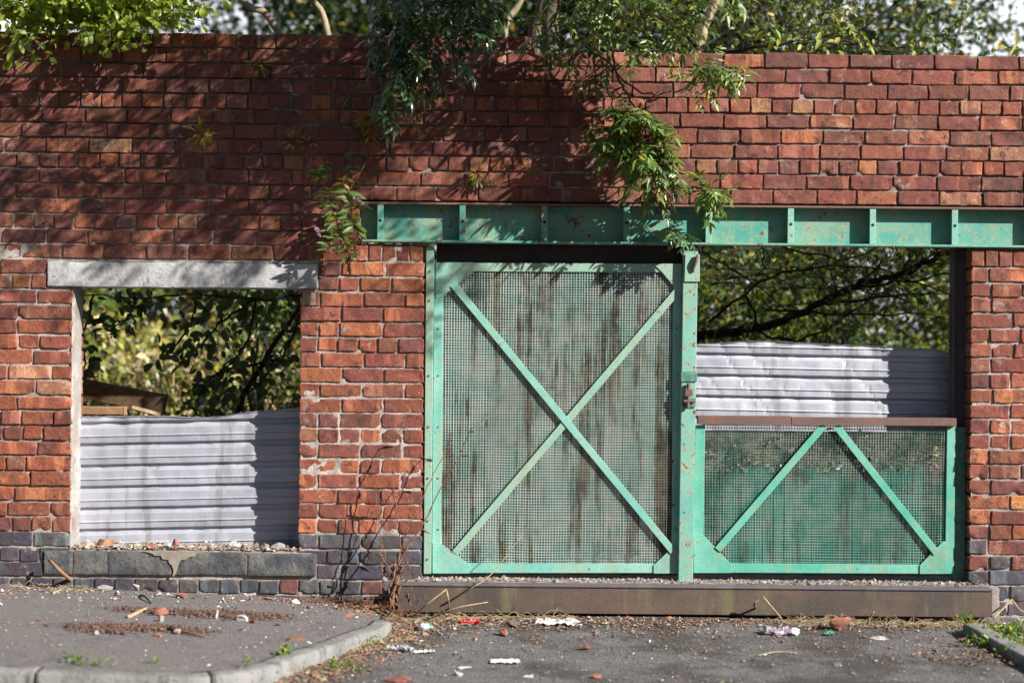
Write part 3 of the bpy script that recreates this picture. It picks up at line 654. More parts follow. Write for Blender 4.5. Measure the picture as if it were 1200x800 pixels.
xs = np.concatenate([[-30, -12], np.arange(-5.4, -.67, .03)])
V = []; ny = 50
for x in xs:
    for j in range(ny + 1):
        y = ykerb(x) - .005 + (.05 - ykerb(x)) * j / ny; V.append((x, y, zp(x) + wob(x, y) + .004))
o = mk('pavement', V, [(i * (ny + 1) + j, (i + 1) * (ny + 1) + j, (i + 1) * (ny + 1) + j + 1, i * (ny + 1) + j + 1) for i in range(len(xs) - 1) for j in range(ny)], M['pavement'], smooth=True); o['kind'] = 'structure'
# kerb stones in one run
kx = [(-30, -1.86), (-6, -1.86), (-4.8, -1.86), (-3.7, -1.86), (-2.6, -1.86), (-1.9, -1.86), (-1.42, -1.85), (-1.20, -1.72), (-1.05, -1.40), (-.91, -1.08), (-.82, -.82), (-.74, -.62), (-.72, -.46)]
line = smooth_line([(x, y, 0) for x, y in kx], 12)
kb = MB(); cum = np.concatenate([[0], np.cumsum(np.linalg.norm(np.diff(line, axis=0), axis=1))])
j1 = cum[np.argmin(abs(line[:, 0] - P(50, 780, -1.9)[0] * .76))]
joints = sorted([cum[np.argmin(abs(line[:, 0] + 1.98))], cum[np.argmin(abs(line[:, 0] + 1.30))], cum[np.argmin(abs(line[:, 0] + 2.9))], cum[np.argmin(abs(line[:, 0] + 3.8))], cum[np.argmin(abs(line[:, 0] + .98))]])
cuts = [0] + joints + [cum[-1]]
for a, c in zip(cuts[:-1], cuts[1:]):
    ss = np.linspace(a + .004, c - .004, max(4, int(min(c - a, 4) / .02)))
    pts = np.stack([np.interp(ss, cum, line[:, i]) for i in range(3)], -1); t = np.gradient(pts, axis=0); t /= np.linalg.norm(t, axis=1)[:, None]; nrm = np.stack([t[:, 1], -t[:, 0], 0 * t[:, 0]], -1)
    pr = [(0, -.2), (0, .0), (.02, .002), (.06, .002), (.085, .001), (.095, -.003), (.102, -.012), (.106, -.07), (.11, -.2)]
    V = []
    for q, nn in zip(pts, nrm):
        for u, w in pr:
            p = q + nn * u; p[2] = zp(q[0]) + .006 + w; nz = mnoise.noise_vector(Vector(p * 20)); V.append(p + np.array(nz) * .004)
    m = len(pr); n = len(pts)
    kb.add(V, [(i * m + j, (i + 1) * m + j, (i + 1) * m + j + 1, i * m + j + 1) for i in range(n - 1) for j in range(m - 1)] + [tuple(range(m)), tuple((n - 1) * m + j for j in range(m))[::-1]])
o = kb.build('kerb', M['kerb'], smooth=True); o['kind'] = 'structure'
# edging stone at lower right
q0 = G(1152, 742); q1 = G(1215, 775)
b = MB(); d = q1 - q0; d[2] = 0; d /= np.linalg.norm(d); nn = np.array([d[1], -d[0], 0]); e1 = q1 + d * .8
for a, c in ((q0, q0 + d * .34), (q0 + d * .35, q0 + d * .9), (q0 + d * .91, e1)):
    V = [p + nn * u + np.array([0, 0, w]) for p in (a, c) for u, w in ((0, -.05), (0, .045), (.012, .055), (.1, .055), (.112, .045), (.112, -.05))]
    b.add(V, [(i, i + 1, i + 7, i + 6) for i in range(5)] + [(0, 1, 2, 3, 4, 5)[::-1], (6, 7, 8, 9, 10, 11)])
o = b.build('edging_kerb', M['kerb'], bevel=.006); o['kind'] = 'structure'

# ------------------------------------------------------------------ leaves and branches
def unit(v): v = np.asarray(v, float); return v / (np.linalg.norm(v, axis=-1, keepdims=True) + 1e-9)
def template(ts, ws, fold, curl):
    V = []; F_ = []
    for t, w in zip(ts, ws):
        for s in (-1, 0, 1): V.append((s * w * .5, t, abs(s) * w * fold, -curl * t * t))
    for i in range(len(ts) - 1):
        for j in (0, 1): a = i * 3 + j; F_.append((a, a + 1, a + 4, a + 3))
    return np.array(V), F_
LANCE = template([0, .22, .5, .78, 1.], [.08, .8, 1., .62, .03], .22, .12)
BROAD = template([0, .18, .5, .8, 1.], [.1, .7, 1., .85, .12], .16, .10)
SIMPLE = (np.array([(0, 0, 0, 0), (-.5, .5, .15, -.02), (0, 1, 0, -.08), (.5, .5, .15, -.02)]), [(0, 2, 1), (0, 3, 2)])
class Leaves:
    def __init__(s): s.p = []; s.d = []; s.n = []; s.l = []; s.w = []; s.c = []
    def add(s, p, d, n, l, w, c): s.p.append(p); s.d.append(d); s.n.append(n); s.l.append(l); s.w.append(w); s.c.append(c)
    def extend(s, p, d, n, l, w, c):
        s.p.extend(p); s.d.extend(d); s.n.extend(n); s.l.extend(l); s.w.extend(w); s.c.extend(c)
    def build(s, name, mat, parent, tmpl):
        T, Ft = tmpl; p = np.array(s.p); d = unit(np.array(s.d)); n = np.array(s.n); x = unit(np.cross(d, n)); n = np.cross(x, d)
        l = np.array(s.l)[:, None, None]; w = np.array(s.w)[:, None, None]
        V = p[:, None] + x[:, None] * T[None, :, 0:1] * w + d[:, None] * T[None, :, 1:2] * l + n[:, None] * (T[None, :, 2:3] * w + T[None, :, 3:4] * l)
        k = len(T); m = len(p); Fc = (np.array([list(f) for f in Ft])[None] + (np.arange(m) * k)[:, None, None]).reshape(-1, len(Ft[0]))
        C = np.concatenate([np.array(s.c), rng.random((m, 1))], 1); C = np.repeat(C, k, 0)
        return mk(name, V.reshape(-1, 3), Fc, mat, parent, col=C, smooth=True)
def jit(c, a=.25, yel=.0):
    c = np.array(c) * rng.uniform(1 - a, 1 + a); c = c * np.array([rng.uniform(.85, 1.2), 1, rng.uniform(.8, 1.2)])
    if rng.random() < yel: c = np.array((.36, .27, .03)) * rng.uniform(.6, 1.1)
    return np.clip(c, .005, .8)
def compound(L, pos, dr, length, pairs, ll, col, droop=.6, yel=0., br=None, asp=.31):
    """a pinnate leaf: leaflets in pairs along a drooping stalk"""
    d = unit(dr); side = unit(np.cross(d, (0, 0, 1)) + rng.normal(0, .15, 3)); pts = [np.array(pos, float)]; p = pts[0]
    for i in range(pairs + 1):
        d = unit(d + np.array([0, 0, -droop / pairs])); p = p + d * length / pairs; pts.append(p)
        if i == 0: continue
        n = unit(np.cross(side, d)); n = n if n[2] > 0 else -n
        for s in (-1, 1):
            e = unit(d * .55 + side * s * .8 + rng.normal(0, .16, 3) + np.array([0, 0, -.12])); le = ll * rng.uniform(.75, 1.1) * (1 - .25 * abs(i / pairs - .5))
            L.add(p + rng.normal(0, .002, 3), e, unit(n + rng.normal(0, .3, 3)), le, le * asp, jit(col, .28, yel))
    L.add(p, unit(d + rng.normal(0, .1, 3)), unit(np.cross(side, d) + rng.normal(0, .2, 3)), ll * 1.1, ll * asp * 1.1, jit(col, .28, yel))
    if br is not None: br.tube(pts, np.linspace(.0017, .0008, len(pts)), 4)
def limb(br, pts, r0, r1, k=6, n=7, wob_=.02):
    q = smooth_line(pts, k); q[1:-1] += rng.normal(0, wob_ * .5, (len(q) - 2, 3)); br.tube(q, np.linspace(r0, r1, len(q)), n); return q
def twigs(br, line, count, length, r0, spread=1., bias=(0, 0, .1), depth=0, out=None, t0=.2):
    for _ in range(count):
        i = int(rng.uniform(t0, .98) * (len(line) - 1)); a = line[i]; t = unit(line[min(i + 1, len(line) - 1)] - line[max(i - 1, 0)])
        d = unit(t * .7 + rng.normal(0, spread, 3) + np.array(bias)); L = length * rng.uniform(.5, 1.2); pts = [a]
        for s in range(5): d = unit(d + rng.normal(0, .22, 3)); pts.append(pts[-1] + d * L / 5)
        q = np.array(pts); r = r0 * rng.uniform(.6, 1.1); br.tube(q, np.linspace(r, r * .3, 6), 5)
        if out is not None: out.append(q)
        if depth: twigs(br, q, max(2, count // 3), length * .5, r0 * .5, spread, bias, depth - 1, out)
def cloud(L, centres, per, sig, size, asp, cols, updir=.5, yel=.03, keep=None):
    for c in centres:
        k = max(3, int(per * rng.uniform(.5, 1.4))); p = c + rng.normal(0, 1, (k, 3)) * np.asarray(sig)
        if keep is not None: p = p[[keep(q) for q in p]]
        if not len(p): continue
        k = len(p); base = np.array(cols[rng.integers(len(cols))]) * rng.uniform(.7, 1.25)
        d = unit(rng.normal(0, 1, (k, 3)) + np.array([0, 0, -.25])); n = unit(rng.normal(0, .8, (k, 3)) + np.array([.25, -.35, updir])); l = size * rng.uniform(.6, 1.25, k)
        cc = [jit(base, .25, yel) for _ in range(k)]
        L.extend(list(p), list(d), list(n), list(l), list(l * asp), cc)
def screen(p):
    k = F / (p[1] - CAMY); x, y = p[0] * k, (CAMZ - p[2]) * k
    return 600 + x * RC - y * RS, 400 + x * RS + y * RC
def in_wall(p): return -.01 < p[1] < .24 and p[2] < TOPL + .01

# ---- ash tree: stands behind the wall, boughs hang over the front and shade it
ash = empty('ash_tree', (.15, .95, .05), 'ash tree behind the wall with glossy pinnate boughs hanging over the top centre', 'tree')
br = MB(); LA = Leaves(); LB = Leaves()
tr = limb(br, [(.15, .95, -.1), (.12, .93, 1.2), (.16, .85, 2.3), (.20, .75, 3.2), (.24, .55, 4.0), (.2, .3, 4.8), (.1, .1, 5.6)], .085, .03, 6, 9)
top = np.array([.24, .55, 4.0])
# hanging boughs: stalk line in the photo, depth in front of the wall, number of leaves, length, tint
DK = (.048, .095, .042); MD = (.085, .155, .042); LT = (.15, .225, .06)
def bough(pts, ys, n, ll, tints, L, r0=.010, spreadx=.8, length=(.16, .24), start=None, yel=.01, t0=.1):
    w = [P(a, c, y) for (a, c), y in zip(pts, ys)]
    if start is not None: w = [np.array(start)] + w
    q = limb(br, w, r0, .0025, 7, 6, .008)
    for i in range(int(n * (2.5 if L is LA else 3.2))):
        t = rng.uniform(t0, 1); a = q[int(t * (len(q) - 1))]
        d = unit(np.array([rng.normal(0, spreadx * 1.15), -.35 + rng.normal(0, .35), -.38 + rng.normal(0, .45)]))
        if L is LB: d = unit(np.array([rng.normal(0, spreadx * 1.5), -.4 + rng.normal(0, .4), -.12 + rng.normal(0, .55)]))
        compound(L, a, d, rng.uniform(*length), rng.integers(4, 6), ll * rng.uniform(.7, 1.15), tints[rng.integers(len(tints))], .9 if L is LA else .65, yel, br, .31 if L is LA else .275)
S0 = (.2, .5, 4.0)
bough([(500, -60), (478, 0), (465, 50), (455, 95), (452, 122)], [-.45, -.35, -.28, -.2, -.16], 16, .078, [DK, DK, MD], LA, .012, .55, start=S0, length=(.15, .21))
bough([(520, -60), (515, -5), (505, 40), (497, 70)], [-.45, -.38, -.32, -.26], 12, .082, [DK, DK, MD], LA, .010, .6, start=S0, length=(.15, .21))
bough([(540, -55), (545, -5), (540, 30), (528, 45)], [-.45, -.40, -.34, -.3], 9, .080, [DK, MD], LA, .010, .6, start=S0, length=(.15, .21))
bough([(460, -60), (452, -20), (448, 20), (447, 55)], [-.42, -.3, -.24, -.2], 7, .075, [DK, DK, MD], LA, .009, .5, start=S0, length=(.15, .21))
bough([(485, -50), (478, 20), (472, 70), (470, 108)], [-.5, -.4, -.34, -.28], 11, .078, [DK, DK, MD], LA, .009, .5, start=S0, length=(.12, .17))
bough([(560, -55), (562, -10), (560, 15), (555, 28)], [-.45, -.42, -.38, -.34], 10, .082, [DK, DK, MD], LA, .009, .6, start=S0, length=(.15, .21))
bough([(520, -45), (512, 20), (500, 60), (488, 85)], [-.5, -.42, -.36, -.3], 12, .084, [DK, DK, MD], LA, .009, .6, start=S0, length=(.15, .21))
T0 = (.3, .45, 4.1)
bough([(660, -60), (655, -5), (650, 30), (660, 50), (668, 62)], [-.3, -.25, -.2, -.16, -.12], 15, .072, [MD, DK, LT], LB, .012, .7, start=T0, length=(.15, .22))
bough([(700, -60), (700, -5), (708, 30), (712, 52)], [-.4, -.35, -.28, -.22], 16, .074, [MD, LT], LB, .012, .8, start=T0, length=(.15, .22))
bough([(740, -60), (748, 0), (755, 25), (758, 40)], [-.45, -.4, -.34, -.28], 15, .072, [MD, LT, LT], LB, .012, .8, start=T0, length=(.15, .22))
bough([(690, -40), (693, 40), (697, 90), (700, 112)], [-.2, -.14, -.1, -.08], 7, .066, [MD, DK], LB, .008, .6, start=T0, length=(.10, .15))
lineB = [(715, -50), (716, 30), (722, 85), (735, 110), (748, 135), (757, 160), (758, 190), (752, 212)]
bough(lineB, [-.4, -.3, -.25, -.25, -.26, -.25, -.22, -.18], 30, .072, [MD, LT, LT, MD], LB, .010, .75, start=T0, length=(.10, .17), t0=.58, yel=.02)
bough([(716, 30), (710, 95), (720, 130), (722, 160), (728, 180)], [-.3, -.2, -.18, -.17, -.15], 13, .070, [MD, LT], LB, .006, .6, length=(.10, .16), t0=.5)
bough([(757, 160), (772, 180), (775, 205), (770, 228)], [-.25, -.2, -.18, -.14], 8, .066, [DK, MD], LB, .005, .6, length=(.09, .14), t0=.3)
bough([(722, 85), (752, 108), (800, 105), (838, 82), (852, 76)], [-.25, -.26, -.30, -.32, -.33], 11, .066, [LT, MD], LB, .006, .8, length=(.09, .14), t0=.6, yel=.08)
bough([(758, 190), (790, 235), (815, 225), (830, 222), (838, 235)], [-.22, -.16, -.15, -.15, -.13], 11, .060, [LT, MD, LT], LB, .004, .5, length=(.07, .12), t0=.62, yel=.04)
bough([(752, 212), (765, 240), (785, 262), (798, 278)], [-.18, -.12, -.10, -.08], 6, .050, [DK, MD], LB, .003, .4, length=(.06, .09), t0=.35)
bough([(830, -40), (800, 0), (775, 22), (752, 60)], [-.45, -.4, -.36, -.32], 15, .070, [MD, LT], LB, .008, .8, start=T0, length=(.15, .21))
# the overhead crown outside the frame, which shades the upper wall
cl = []
tries = 0
while len(cl) < 310 and tries < 9000:
    tries += 1
    X = rng.uniform(-4.3, -.1); Z = rng.uniform(1.95, 3.45)
    dens = 1.
    if Z < 2.65: dens *= .6
    if Z < 2.2: dens *= .5
    if X > -.6: dens *= .75
    if Z > 2.85: dens *= .8
    if (X < -1.8 and X > -3.7 and Z > 2.72) or (X > -.75 and Z > 2.5): continue
    if rng.random() > dens: continue
    p = rng.uniform(.55, 2.4); c = np.array([X + 1.6 * p, -p, Z + 1.1 * p])
    sx, sy = screen(c)
    if sy < -75 and c[2] < 5.6: cl.append(c)
LS = Leaves()
for c in cl:
    for _ in range(3): compound(LS, c + rng.normal(0, .10, 3) + (0, 0, .04), rng.normal(0, 1, 3) * (1, 1, .5) + (0, 0, -.1), rng.uniform(.16, .24), 4, .082, MD, .5)
for k in range(0, len(cl), 6):
    c = cl[k]; limb(br, [top + (0, 0, .5 + (k % 4) * .2), (top + c) / 2 + (0, 0, .35), c], .014, .003, 5, 5, .02)
for k in range(len(cl)):
    if k % 6: j = k - k % 6; limb(br, [cl[j], cl[k]] if np.linalg.norm(cl[j] - cl[k]) < .9 else [c2 := cl[k] + (0.05, .3, .25), cl[k]], .004, .002, 3, 4, .01)
br.build('trunk', M['bark'], ash, smooth=True)
LA.build('crown', M['leaf_gloss'], ash, LANCE); LB.build('hanging_bough', M['leaf_ash'], ash, LANCE); LS.build('overhead_crown', M['leaf_ash'], ash, SIMPLE)

# ---- sallow leaning over the top left of the wall
sal = empty('sallow_tree', (-3.1, 1.0, .05), 'light green round leaved tree leaning over the wall at top left', 'tree')
br = MB(); L = Leaves(); cs = []
limb(br, [(-3.1, 1.0, -.1), (-3.15, .9, 1.5), (-2.95, .6, 2.8), (-2.6, .3, 3.35), (-2.5, .0, 3.6)], .05, .015, 6, 8)
hub = np.array((-2.4, .35, 3.3))
def sallow(px, py, y, n): 
    c = P(px, py, y); q = limb(br, [hub + (rng.normal(0, .1), 0, .2), (hub + c) / 2 + (0, 0, .12), c + (0, 0, .03)], .008, .002, 5, 5, .01)
    for i in range(int(n * 2.0)):
        a = q[int(rng.uniform(.55, 1) * (len(q) - 1))] + rng.normal(0, .035, 3) * (1.3, .8, .8); le = rng.uniform(.042, .07)
        L.add(a, unit(rng.normal(0, .8, 3) + (0, -.3, -.5)), unit(rng.normal(0, .5, 3) + (.3, -.7, .55)), le, le * .55, jit((.17, .235, .03), .3, .04))
for px, py, n in [(10, 15, 20), (40, 25, 24), (75, 20, 24), (60, 45, 18), (100, 30, 24), (120, 45, 18), (145, 35, 22), (150, 58, 14), (140, 70, 7), (180, 20, 22), (170, 40, 16), (205, 25, 22), (230, 18, 20), (245, 8, 18), (215, 5, 20), (130, 8, 24), (95, 4, 22), (40, 5, 20), (5, 45, 20), (3, 70, 14), (15, 85, 7), (25, 62, 8), (0, 30, 20), (160, 5, 22), (270, 4, 12), (85, 60, 14), (110, 60, 14), (130, 55, 16), (160, 48, 16), (185, 35, 18), (225, 35, 14), (250, 22, 14), (165, 62, 9), (20, 45, 8), (60, 5, 20), (195, 42, 8), (240, 32, 10)]:
    sallow(px, py, rng.uniform(-.42, -.12), n)
for px in range(-160, 0, 22): sallow(px, rng.uniform(-20, 60), rng.uniform(-.4, -.1), 20)
for px in range(-100, 280, 22): sallow(px, rng.uniform(-45, -15), rng.uniform(-.45, .1), 20)
br.build('trunk', M['bark'], sal, smooth=True); L.build('crown', M['leaf_light'], sal, BROAD)

# ---- thorn tree behind the right opening, many bare twigs
th = empty('thorn_tree', (1.0, 1.6, .05), 'tangled bare twigged tree behind the right of the wall with a long arching branch', 'tree')
br = MB(); L = Leaves(); tw = []
arch = limb(br, [P(760, 420, 1.4), P(822, 392, 1.3), P(890, 385, 1.2), P(960, 355, 1.15), P(1010, 332, 1.1), P(1060, 320, 1.05), P(1118, 292, 1.0), P(1190, 262, .95)], .036, .012, 8, 8, .015)
limb(br, [(1.0, 1.6, -.1), (.95, 1.55, .9), P(760, 420, 1.4)], .06, .032, 5, 8)
limb(br, [P(960, 355, 1.15), P(1040, 348, 1.3), P(1120, 342, 1.4), P(1200, 350, 1.5)], .012, .005, 6, 6)
limb(br, [P(1000, 337, 1.1), P(1060, 330, 1.0), P(1130, 316, .9)], .010, .005, 6, 6)
limb(br, [P(890, 385, 1.2), P(870, 330, 1.4), P(830, 300, 1.5), P(800, 270, 1.6)], .010, .004, 6, 6)
limb(br, [P(830, 300, 1.0), P(880, 330, 1.0), P(930, 370, 1.0), P(960, 398, 1.1)], .006, .003, 6, 5)
limb(br, [P(893, 285, .8), P(895, 310, .8), P(900, 325, .82), P(925, 333, .85)], .006, .003, 6, 5)
for k in range(9):
    a = rng.uniform(770, 900); h0 = rng.uniform(270, 400); yy = rng.uniform(.7, 2.2)
    q = limb(br, [P(a, h0, yy), P(a + 90, h0 + rng.uniform(-60, 30), yy), P(a + 210, h0 + rng.uniform(-110, 40), yy), P(a + 360, h0 + rng.uniform(-150, 60), yy + .2)], .009, .004, 6, 6, .02); twigs(br, q, 12, .5, .0035, .8, (0, 0, .05), 1, tw, .05)
twigs(br, arch, 34, .55, .005, .9, (0, 0, .15), 1, tw, .05)
main = limb(br, [P(760, 420, 1.4), P(778, 250, 1.5), P(812, 60, 1.6), P(835, -10, 1.6), P(850, -120, 1.6)], .05, .03, 7, 8)
for pts in ([P(815, 60, 1.6), P(760, 20, 1.4), P(700, -40, 1.3)], [P(812, 90, 1.6), P(870, 55, 1.3), P(960, 48, 1.1), P(1060, 62, 1.0)], [P(812, 110, 1.5), P(900, 78, 1.2), P(980, 50, 1.1), P(1050, 5, 1.0), P(1100, -40, 1.0)], [P(870, 55, 1.3), P(950, 20, 1.4), P(1040, -10, 1.5)], [P(815, 60, 1.6), P(900, 10, 1.7), P(1000, -30, 1.8)],
            [P(850, 62, .9), P(890, 54, .8), P(980, 50, .7), P(1040, 55, .6)], [P(812, 105, 1.5), P(940, 75, 1.3), P(1060, 55, 1.2), P(1120, 40, 1.2)]):
    q = limb(br, pts, .014, .004, 7, 6); twigs(br, q, 16, .6, .004, .8, (0, 0, .0), 1, tw, .05)
for q in tw:
    if rng.random() < .5: continue
    i = int(rng.uniform(.3, 1) * (len(q) - 1)); k = 6
    up = q[i][2] > 2.8
    for _ in range(k if up else 3):
        le = rng.uniform(.03, .055); L.add(q[i] + rng.normal(0, .05, 3), unit(rng.normal(0, 1, 3) + (0, 0, -.3)), unit(rng.normal(0, .7, 3) + (.2, -.3, .6)), le, le * .55, jit((.085, .125, .022), .3, .06))
for (a, c) in ((965, 8), (985, 20), (1000, 30), (978, 12)): 
    compound(L, P(a, c, .4), (.4, -.3, -.4), .14, 4, .06, (.16, .20, .03), .5, .1, br)
for (a, c) in ((905, 48), (890, 47), (958, 52), (975, 53), (915, 50), (1185, 60), (1165, 62), (1195, 58)):
    for _ in range(3): L.add(P(a, c, .2) + rng.normal(0, .02, 3), unit(rng.normal(0, .8, 3) + (.3, -.3, .3)), (.2, -.7, .6), .07, .028, jit((.17, .22, .035), .2, .1))
br.build('trunk', M['bark_dark'], th, smooth=True); L.build('crown', M['leaf_shade'], th, LANCE)

# ---- pale stems above the wall
for nm, lab, pts, r0, r1, mt in (
    ('bare_stem', 'pale bare stem slanting up behind the wall right of the light green tree', [(-1.0, 1.3, .0), (-.95, 1.3, 2.4), P(325, 36, 1.3), P(290, 6, 1.25), P(240, -50, 1.2)], .026, .02, 'bark_light'),
    ('bare_stem', 'thin brown stem rising behind the wall near the dark ash bough', [(-1.05, 1.8, 0), (-1.1, 1.7, 2.4), P(384, 40, 1.6), P(362, -6, 1.5), P(340, -70, 1.4)], .026, .018, 'bark_light'),
    ('bare_stem', 'thick grey trunk rising behind the wall between the two ash boughs', [(.3, 1.2, 0), (.25, 1.1, 2.2), P(627, 60, 1.0), P(636, 10, .95), P(648, -60, .9)], .06, .035, 'bark'),
    ('bare_stem', 'slim yellowish stem behind the wall just left of the grey trunk', [(-.15, 2.2, 0), (-.2, 2.1, 2.6), P(590, 45, 2.0), P(608, 5, 2.0), P(640, -60, 2.0)], .028, .02, 'bark_light'),
    ('bare_stem', 'lit tan stem forking behind the wall right of the hanging ash boughs', [(.55, 2.6, 0), (.85, 2.6, 2.6), P(815, 62, 2.6), P(825, 30, 2.6), P(850, -20, 2.6), P(880, -80, 2.6)], .048, .03, 'bark_light'),):
    t = MB(); t.tube(smooth_line(pts, 7), np.linspace(r0, r1, 7 * (len(pts) - 1) + 1), 9)
    tag(t.build(nm, M[mt], smooth=True, origin=pts[0]), lab, 'tree trunk', 'stems behind the wall')

# ---- foliage behind: shrubs lit by the sun and taller trees beyond
def shrub(name, x, y, rx, ry, z0, z1, n, per, size, cols, label, mat='leaf_far', tree=False, yel=.04, sig=.16, bx=None):
    e = empty(name, (x, y, .08), label, 'tree' if tree else 'shrub', 'trees beyond the wall' if tree else 'shrubs behind the wall')
    b = MB(); L = Leaves(); cs = []
    n = int(n * 1.5)
    for _ in range(n):
        d = unit(rng.normal(0, 1, 3)) * rng.uniform(.25, 1) ** .4; cs.append(np.array([x, y, (z0 + z1) / 2]) + d * np.array([rx, ry, (z1 - z0) / 2]))
    base = np.array([x if bx is None else bx, y, .0]); hubp = np.array([x, y, z0 + (z1 - z0) * .3])
    limb(b, [base, (base + hubp) / 2 + (.05, 0, 0) if bx is None else (bx, y, z0 * .8), hubp], .05 if not tree else .10, .03, 5, 7)
    for c in cs[::3]: limb(b, [hubp, (hubp + c) / 2 + (0, 0, .08), c], .014 if not tree else .03, .004, 4, 5, .03)
    cloud(L, cs, per, (sig, sig, sig * .8), size, .58, cols, .5, yel, keep=lambda q: q[1] > .28 and q[2] > .1)
    b.build('trunk', M['bark_dark'], e, smooth=True); L.build('crown', M[mat], e, SIMPLE)
DD = [(.022, .045, .013), (.032, .06, .015), (.05, .08, .018), (.016, .034, .011)]
YG = [(.15, .19, .022), (.09, .14, .022), (.16, .17, .03), (.06, .105, .02)]
DG = [(.045, .085, .02), (.06, .10, .022), (.035, .065, .018), (.09, .12, .022)]
shrub('shrub', 1.3, 4.3, 1.1, .8, .2, 3.3, 110, 95, .060, DD + DG + YG[:3], 'yellow green sunlit shrub seen left in the right opening, nearest the gate post')
shrub('shrub', 3.0, 4.6, 1.2, .9, .2, 3.5, 120, 95, .060, DD + DG + YG[:3], 'bright sunlit shrub seen behind the right end of the bare branch')
shrub('shrub', 4.9, 5.0, 1.3, 1., .2, 3.7, 70, 60, .08, DG, 'green shrub behind the right brick pier')
shrub('shrub', 2.2, 3.0, 1.2, .5, .2, 1.9, 45, 60, .07, DG, 'low dark shrub just above the bright metal sheet in the right opening')
shrub('shrub', 2.1, 2.2, 1.5, .4, 2.25, 3.1, 42, 40, .06, DG, 'dark leafy canopy along the top of the right opening', bx=3.8)
shrub('shrub', -.4, 5.0, 1.3, 1., .2, 3.5, 70, 60, .08, DG, 'dark green shrub standing behind the tall gate')
shrub('shrub', -4.6, 5.2, 1.0, .9, .2, 3.2, 60, 60, .08, YG, 'yellowish shrub far left beyond the window hole')
shrub('shrub', -1.75, 2.0, .50, .4, .2, 2.15, 30, 60, .06, DG, 'dark leafy shrub at the right side of the window hole', 'leaf_shade', sig=.10)
shrub('shrub', -2.5, 7.2, 2.6, .7, .2, 2.5, 110, 60, .09, [(.13, .13, .028), (.09, .105, .024), (.17, .15, .05)], 'pale straw green thicket in the distance through the window hole')
DD_ = [(.022, .045, .013), (.032, .06, .015), (.05, .08, .018), (.016, .034, .011)]
shrub('tall_tree', -3.2, 9.5, 2.2, 1.6, 2.6, 7.2, 150, 70, .11, DD, 'dark tree on the skyline behind the light green leaves', tree=True, sig=.22)
shrub('tall_tree', -.9, 6.5, 1.6, 1.3, 2.8, 6.6, 150, 75, .10, DD, 'tree on the skyline behind the pale slanting stem', tree=True, sig=.2)
shrub('tall_tree', .9, 7.0, 1.6, 1.3, 2.8, 7.0, 150, 75, .10, DD, 'tree on the skyline behind the hanging ash boughs', tree=True, sig=.2)
shrub('tall_tree', 2.3, 5.2, 1.4, 1.0, 3.2, 5.8, 120, 75, .085, DD, 'tree on the skyline right of centre', tree=True, sig=.2, bx=.9)
shrub('tall_tree', 4.0, 5.6, 1.0, 1.1, 2.8, 5.0, 70, 60, .075, DD + DG[:2], 'thin leaved tree on the skyline near the top right corner', tree=True, sig=.2)
for x, lab in ((-4.2, 'distant dark thicket seen far back left through the window hole'), (-1.2, 'distant dark thicket behind the middle brick pier'), (1.9, 'distant green thicket far back behind the right opening'), (5.2, 'distant dark thicket behind the right brick pier')):
    shrub('thicket', x, 8.6, 2.0, .8, .2, 4.3, 130, 70, .13, DG, lab, sig=.24)
# dark leaves hanging in the window hole
eld = empty('elder_bush', (-1.9, 1.0, .1), 'dark shaded bush hanging leaves into the window hole', 'bush')
b = MB(); L = Leaves()
for pts in ([P(360, 345, .9), P(300, 350, .9), P(230, 345, .8), P(160, 350, .75), P(100, 345, .7)], [P(230, 345, .8), P(225, 375, .8), P(205, 405, .78), P(196, 415, .78)], [P(300, 350, .9), P(290, 400, .95), P(265, 430, .9), P(225, 455, .85)], [P(360, 345, .9), P(330, 420, .95), P(285, 470, .9), P(300, 500, .9)], [P(110, 345, .7), P(98, 400, .65), P(100, 450, .65)], [P(300, 350, .9), P(250, 385, .85), P(232, 420, .85)], [P(330, 420, .95), P(250, 440, .9), P(240, 470, .9)], [P(160, 350, .75), P(150, 370, .75), P(130, 385, .75)]):
    q = limb(b, pts, .010, .004, 6, 6, .012)
    for _ in range(int(len(q) * 3.6)):
        a = q[rng.integers(len(q))] + rng.normal(0, .055, 3); le = rng.uniform(.045, .085)
        L.add(a, unit(rng.normal(0, .8, 3) + (0, 0, -.5)), unit(rng.normal(0, .6, 3) + (0, -.5, .6)), le, le * .6, jit((.040, .07, .02), .3, .02))
limb(b, [(-1.9, 1.0, 0), (-1.75, 1.0, 1.0), P(360, 345, .9)], .03, .012, 5, 7)
b.build('trunk', M['bark_dark'], eld, smooth=True); L.build('crown', M['leaf_shade'], eld, BROAD)

# tall straw coloured grass behind (cannot be counted)
L = Leaves()
for _ in range(9000):
    x = rng.uniform(-5.5, -.6); y = rng.uniform(2.9, 6.3); h = rng.uniform(.4, 1.5) * (1 if x < -2.0 or rng.random() < .5 else .8); c = [(.34, .27, .11), (.18, .20, .045), (.26, .23, .08), (.12, .16, .03), (.40, .33, .17)][rng.integers(5)]
    L.add((x, y, .08), unit((rng.normal(0, .4), rng.normal(0, .35), 1)), unit(rng.normal(0, 1, 3) * (1, 1, .1)), h, rng.uniform(.008, .018), jit(c, .2))
    for _k in range(3):
        t = rng.uniform(.3, 1.15); L.add((x + rng.normal(0, .06), y, .08 + h * t), unit(rng.normal(0, 1, 3)), unit(rng.normal(0, .6, 3) + (.2, -.5, .5)), .09, .05, jit([(.15, .19, .03), (.30, .25, .08), (.42, .36, .22)][rng.integers(3)], .3, .05))
o = L.build('tall_grass', M['straw'], None, SIMPLE); o['kind'] = 'stuff'

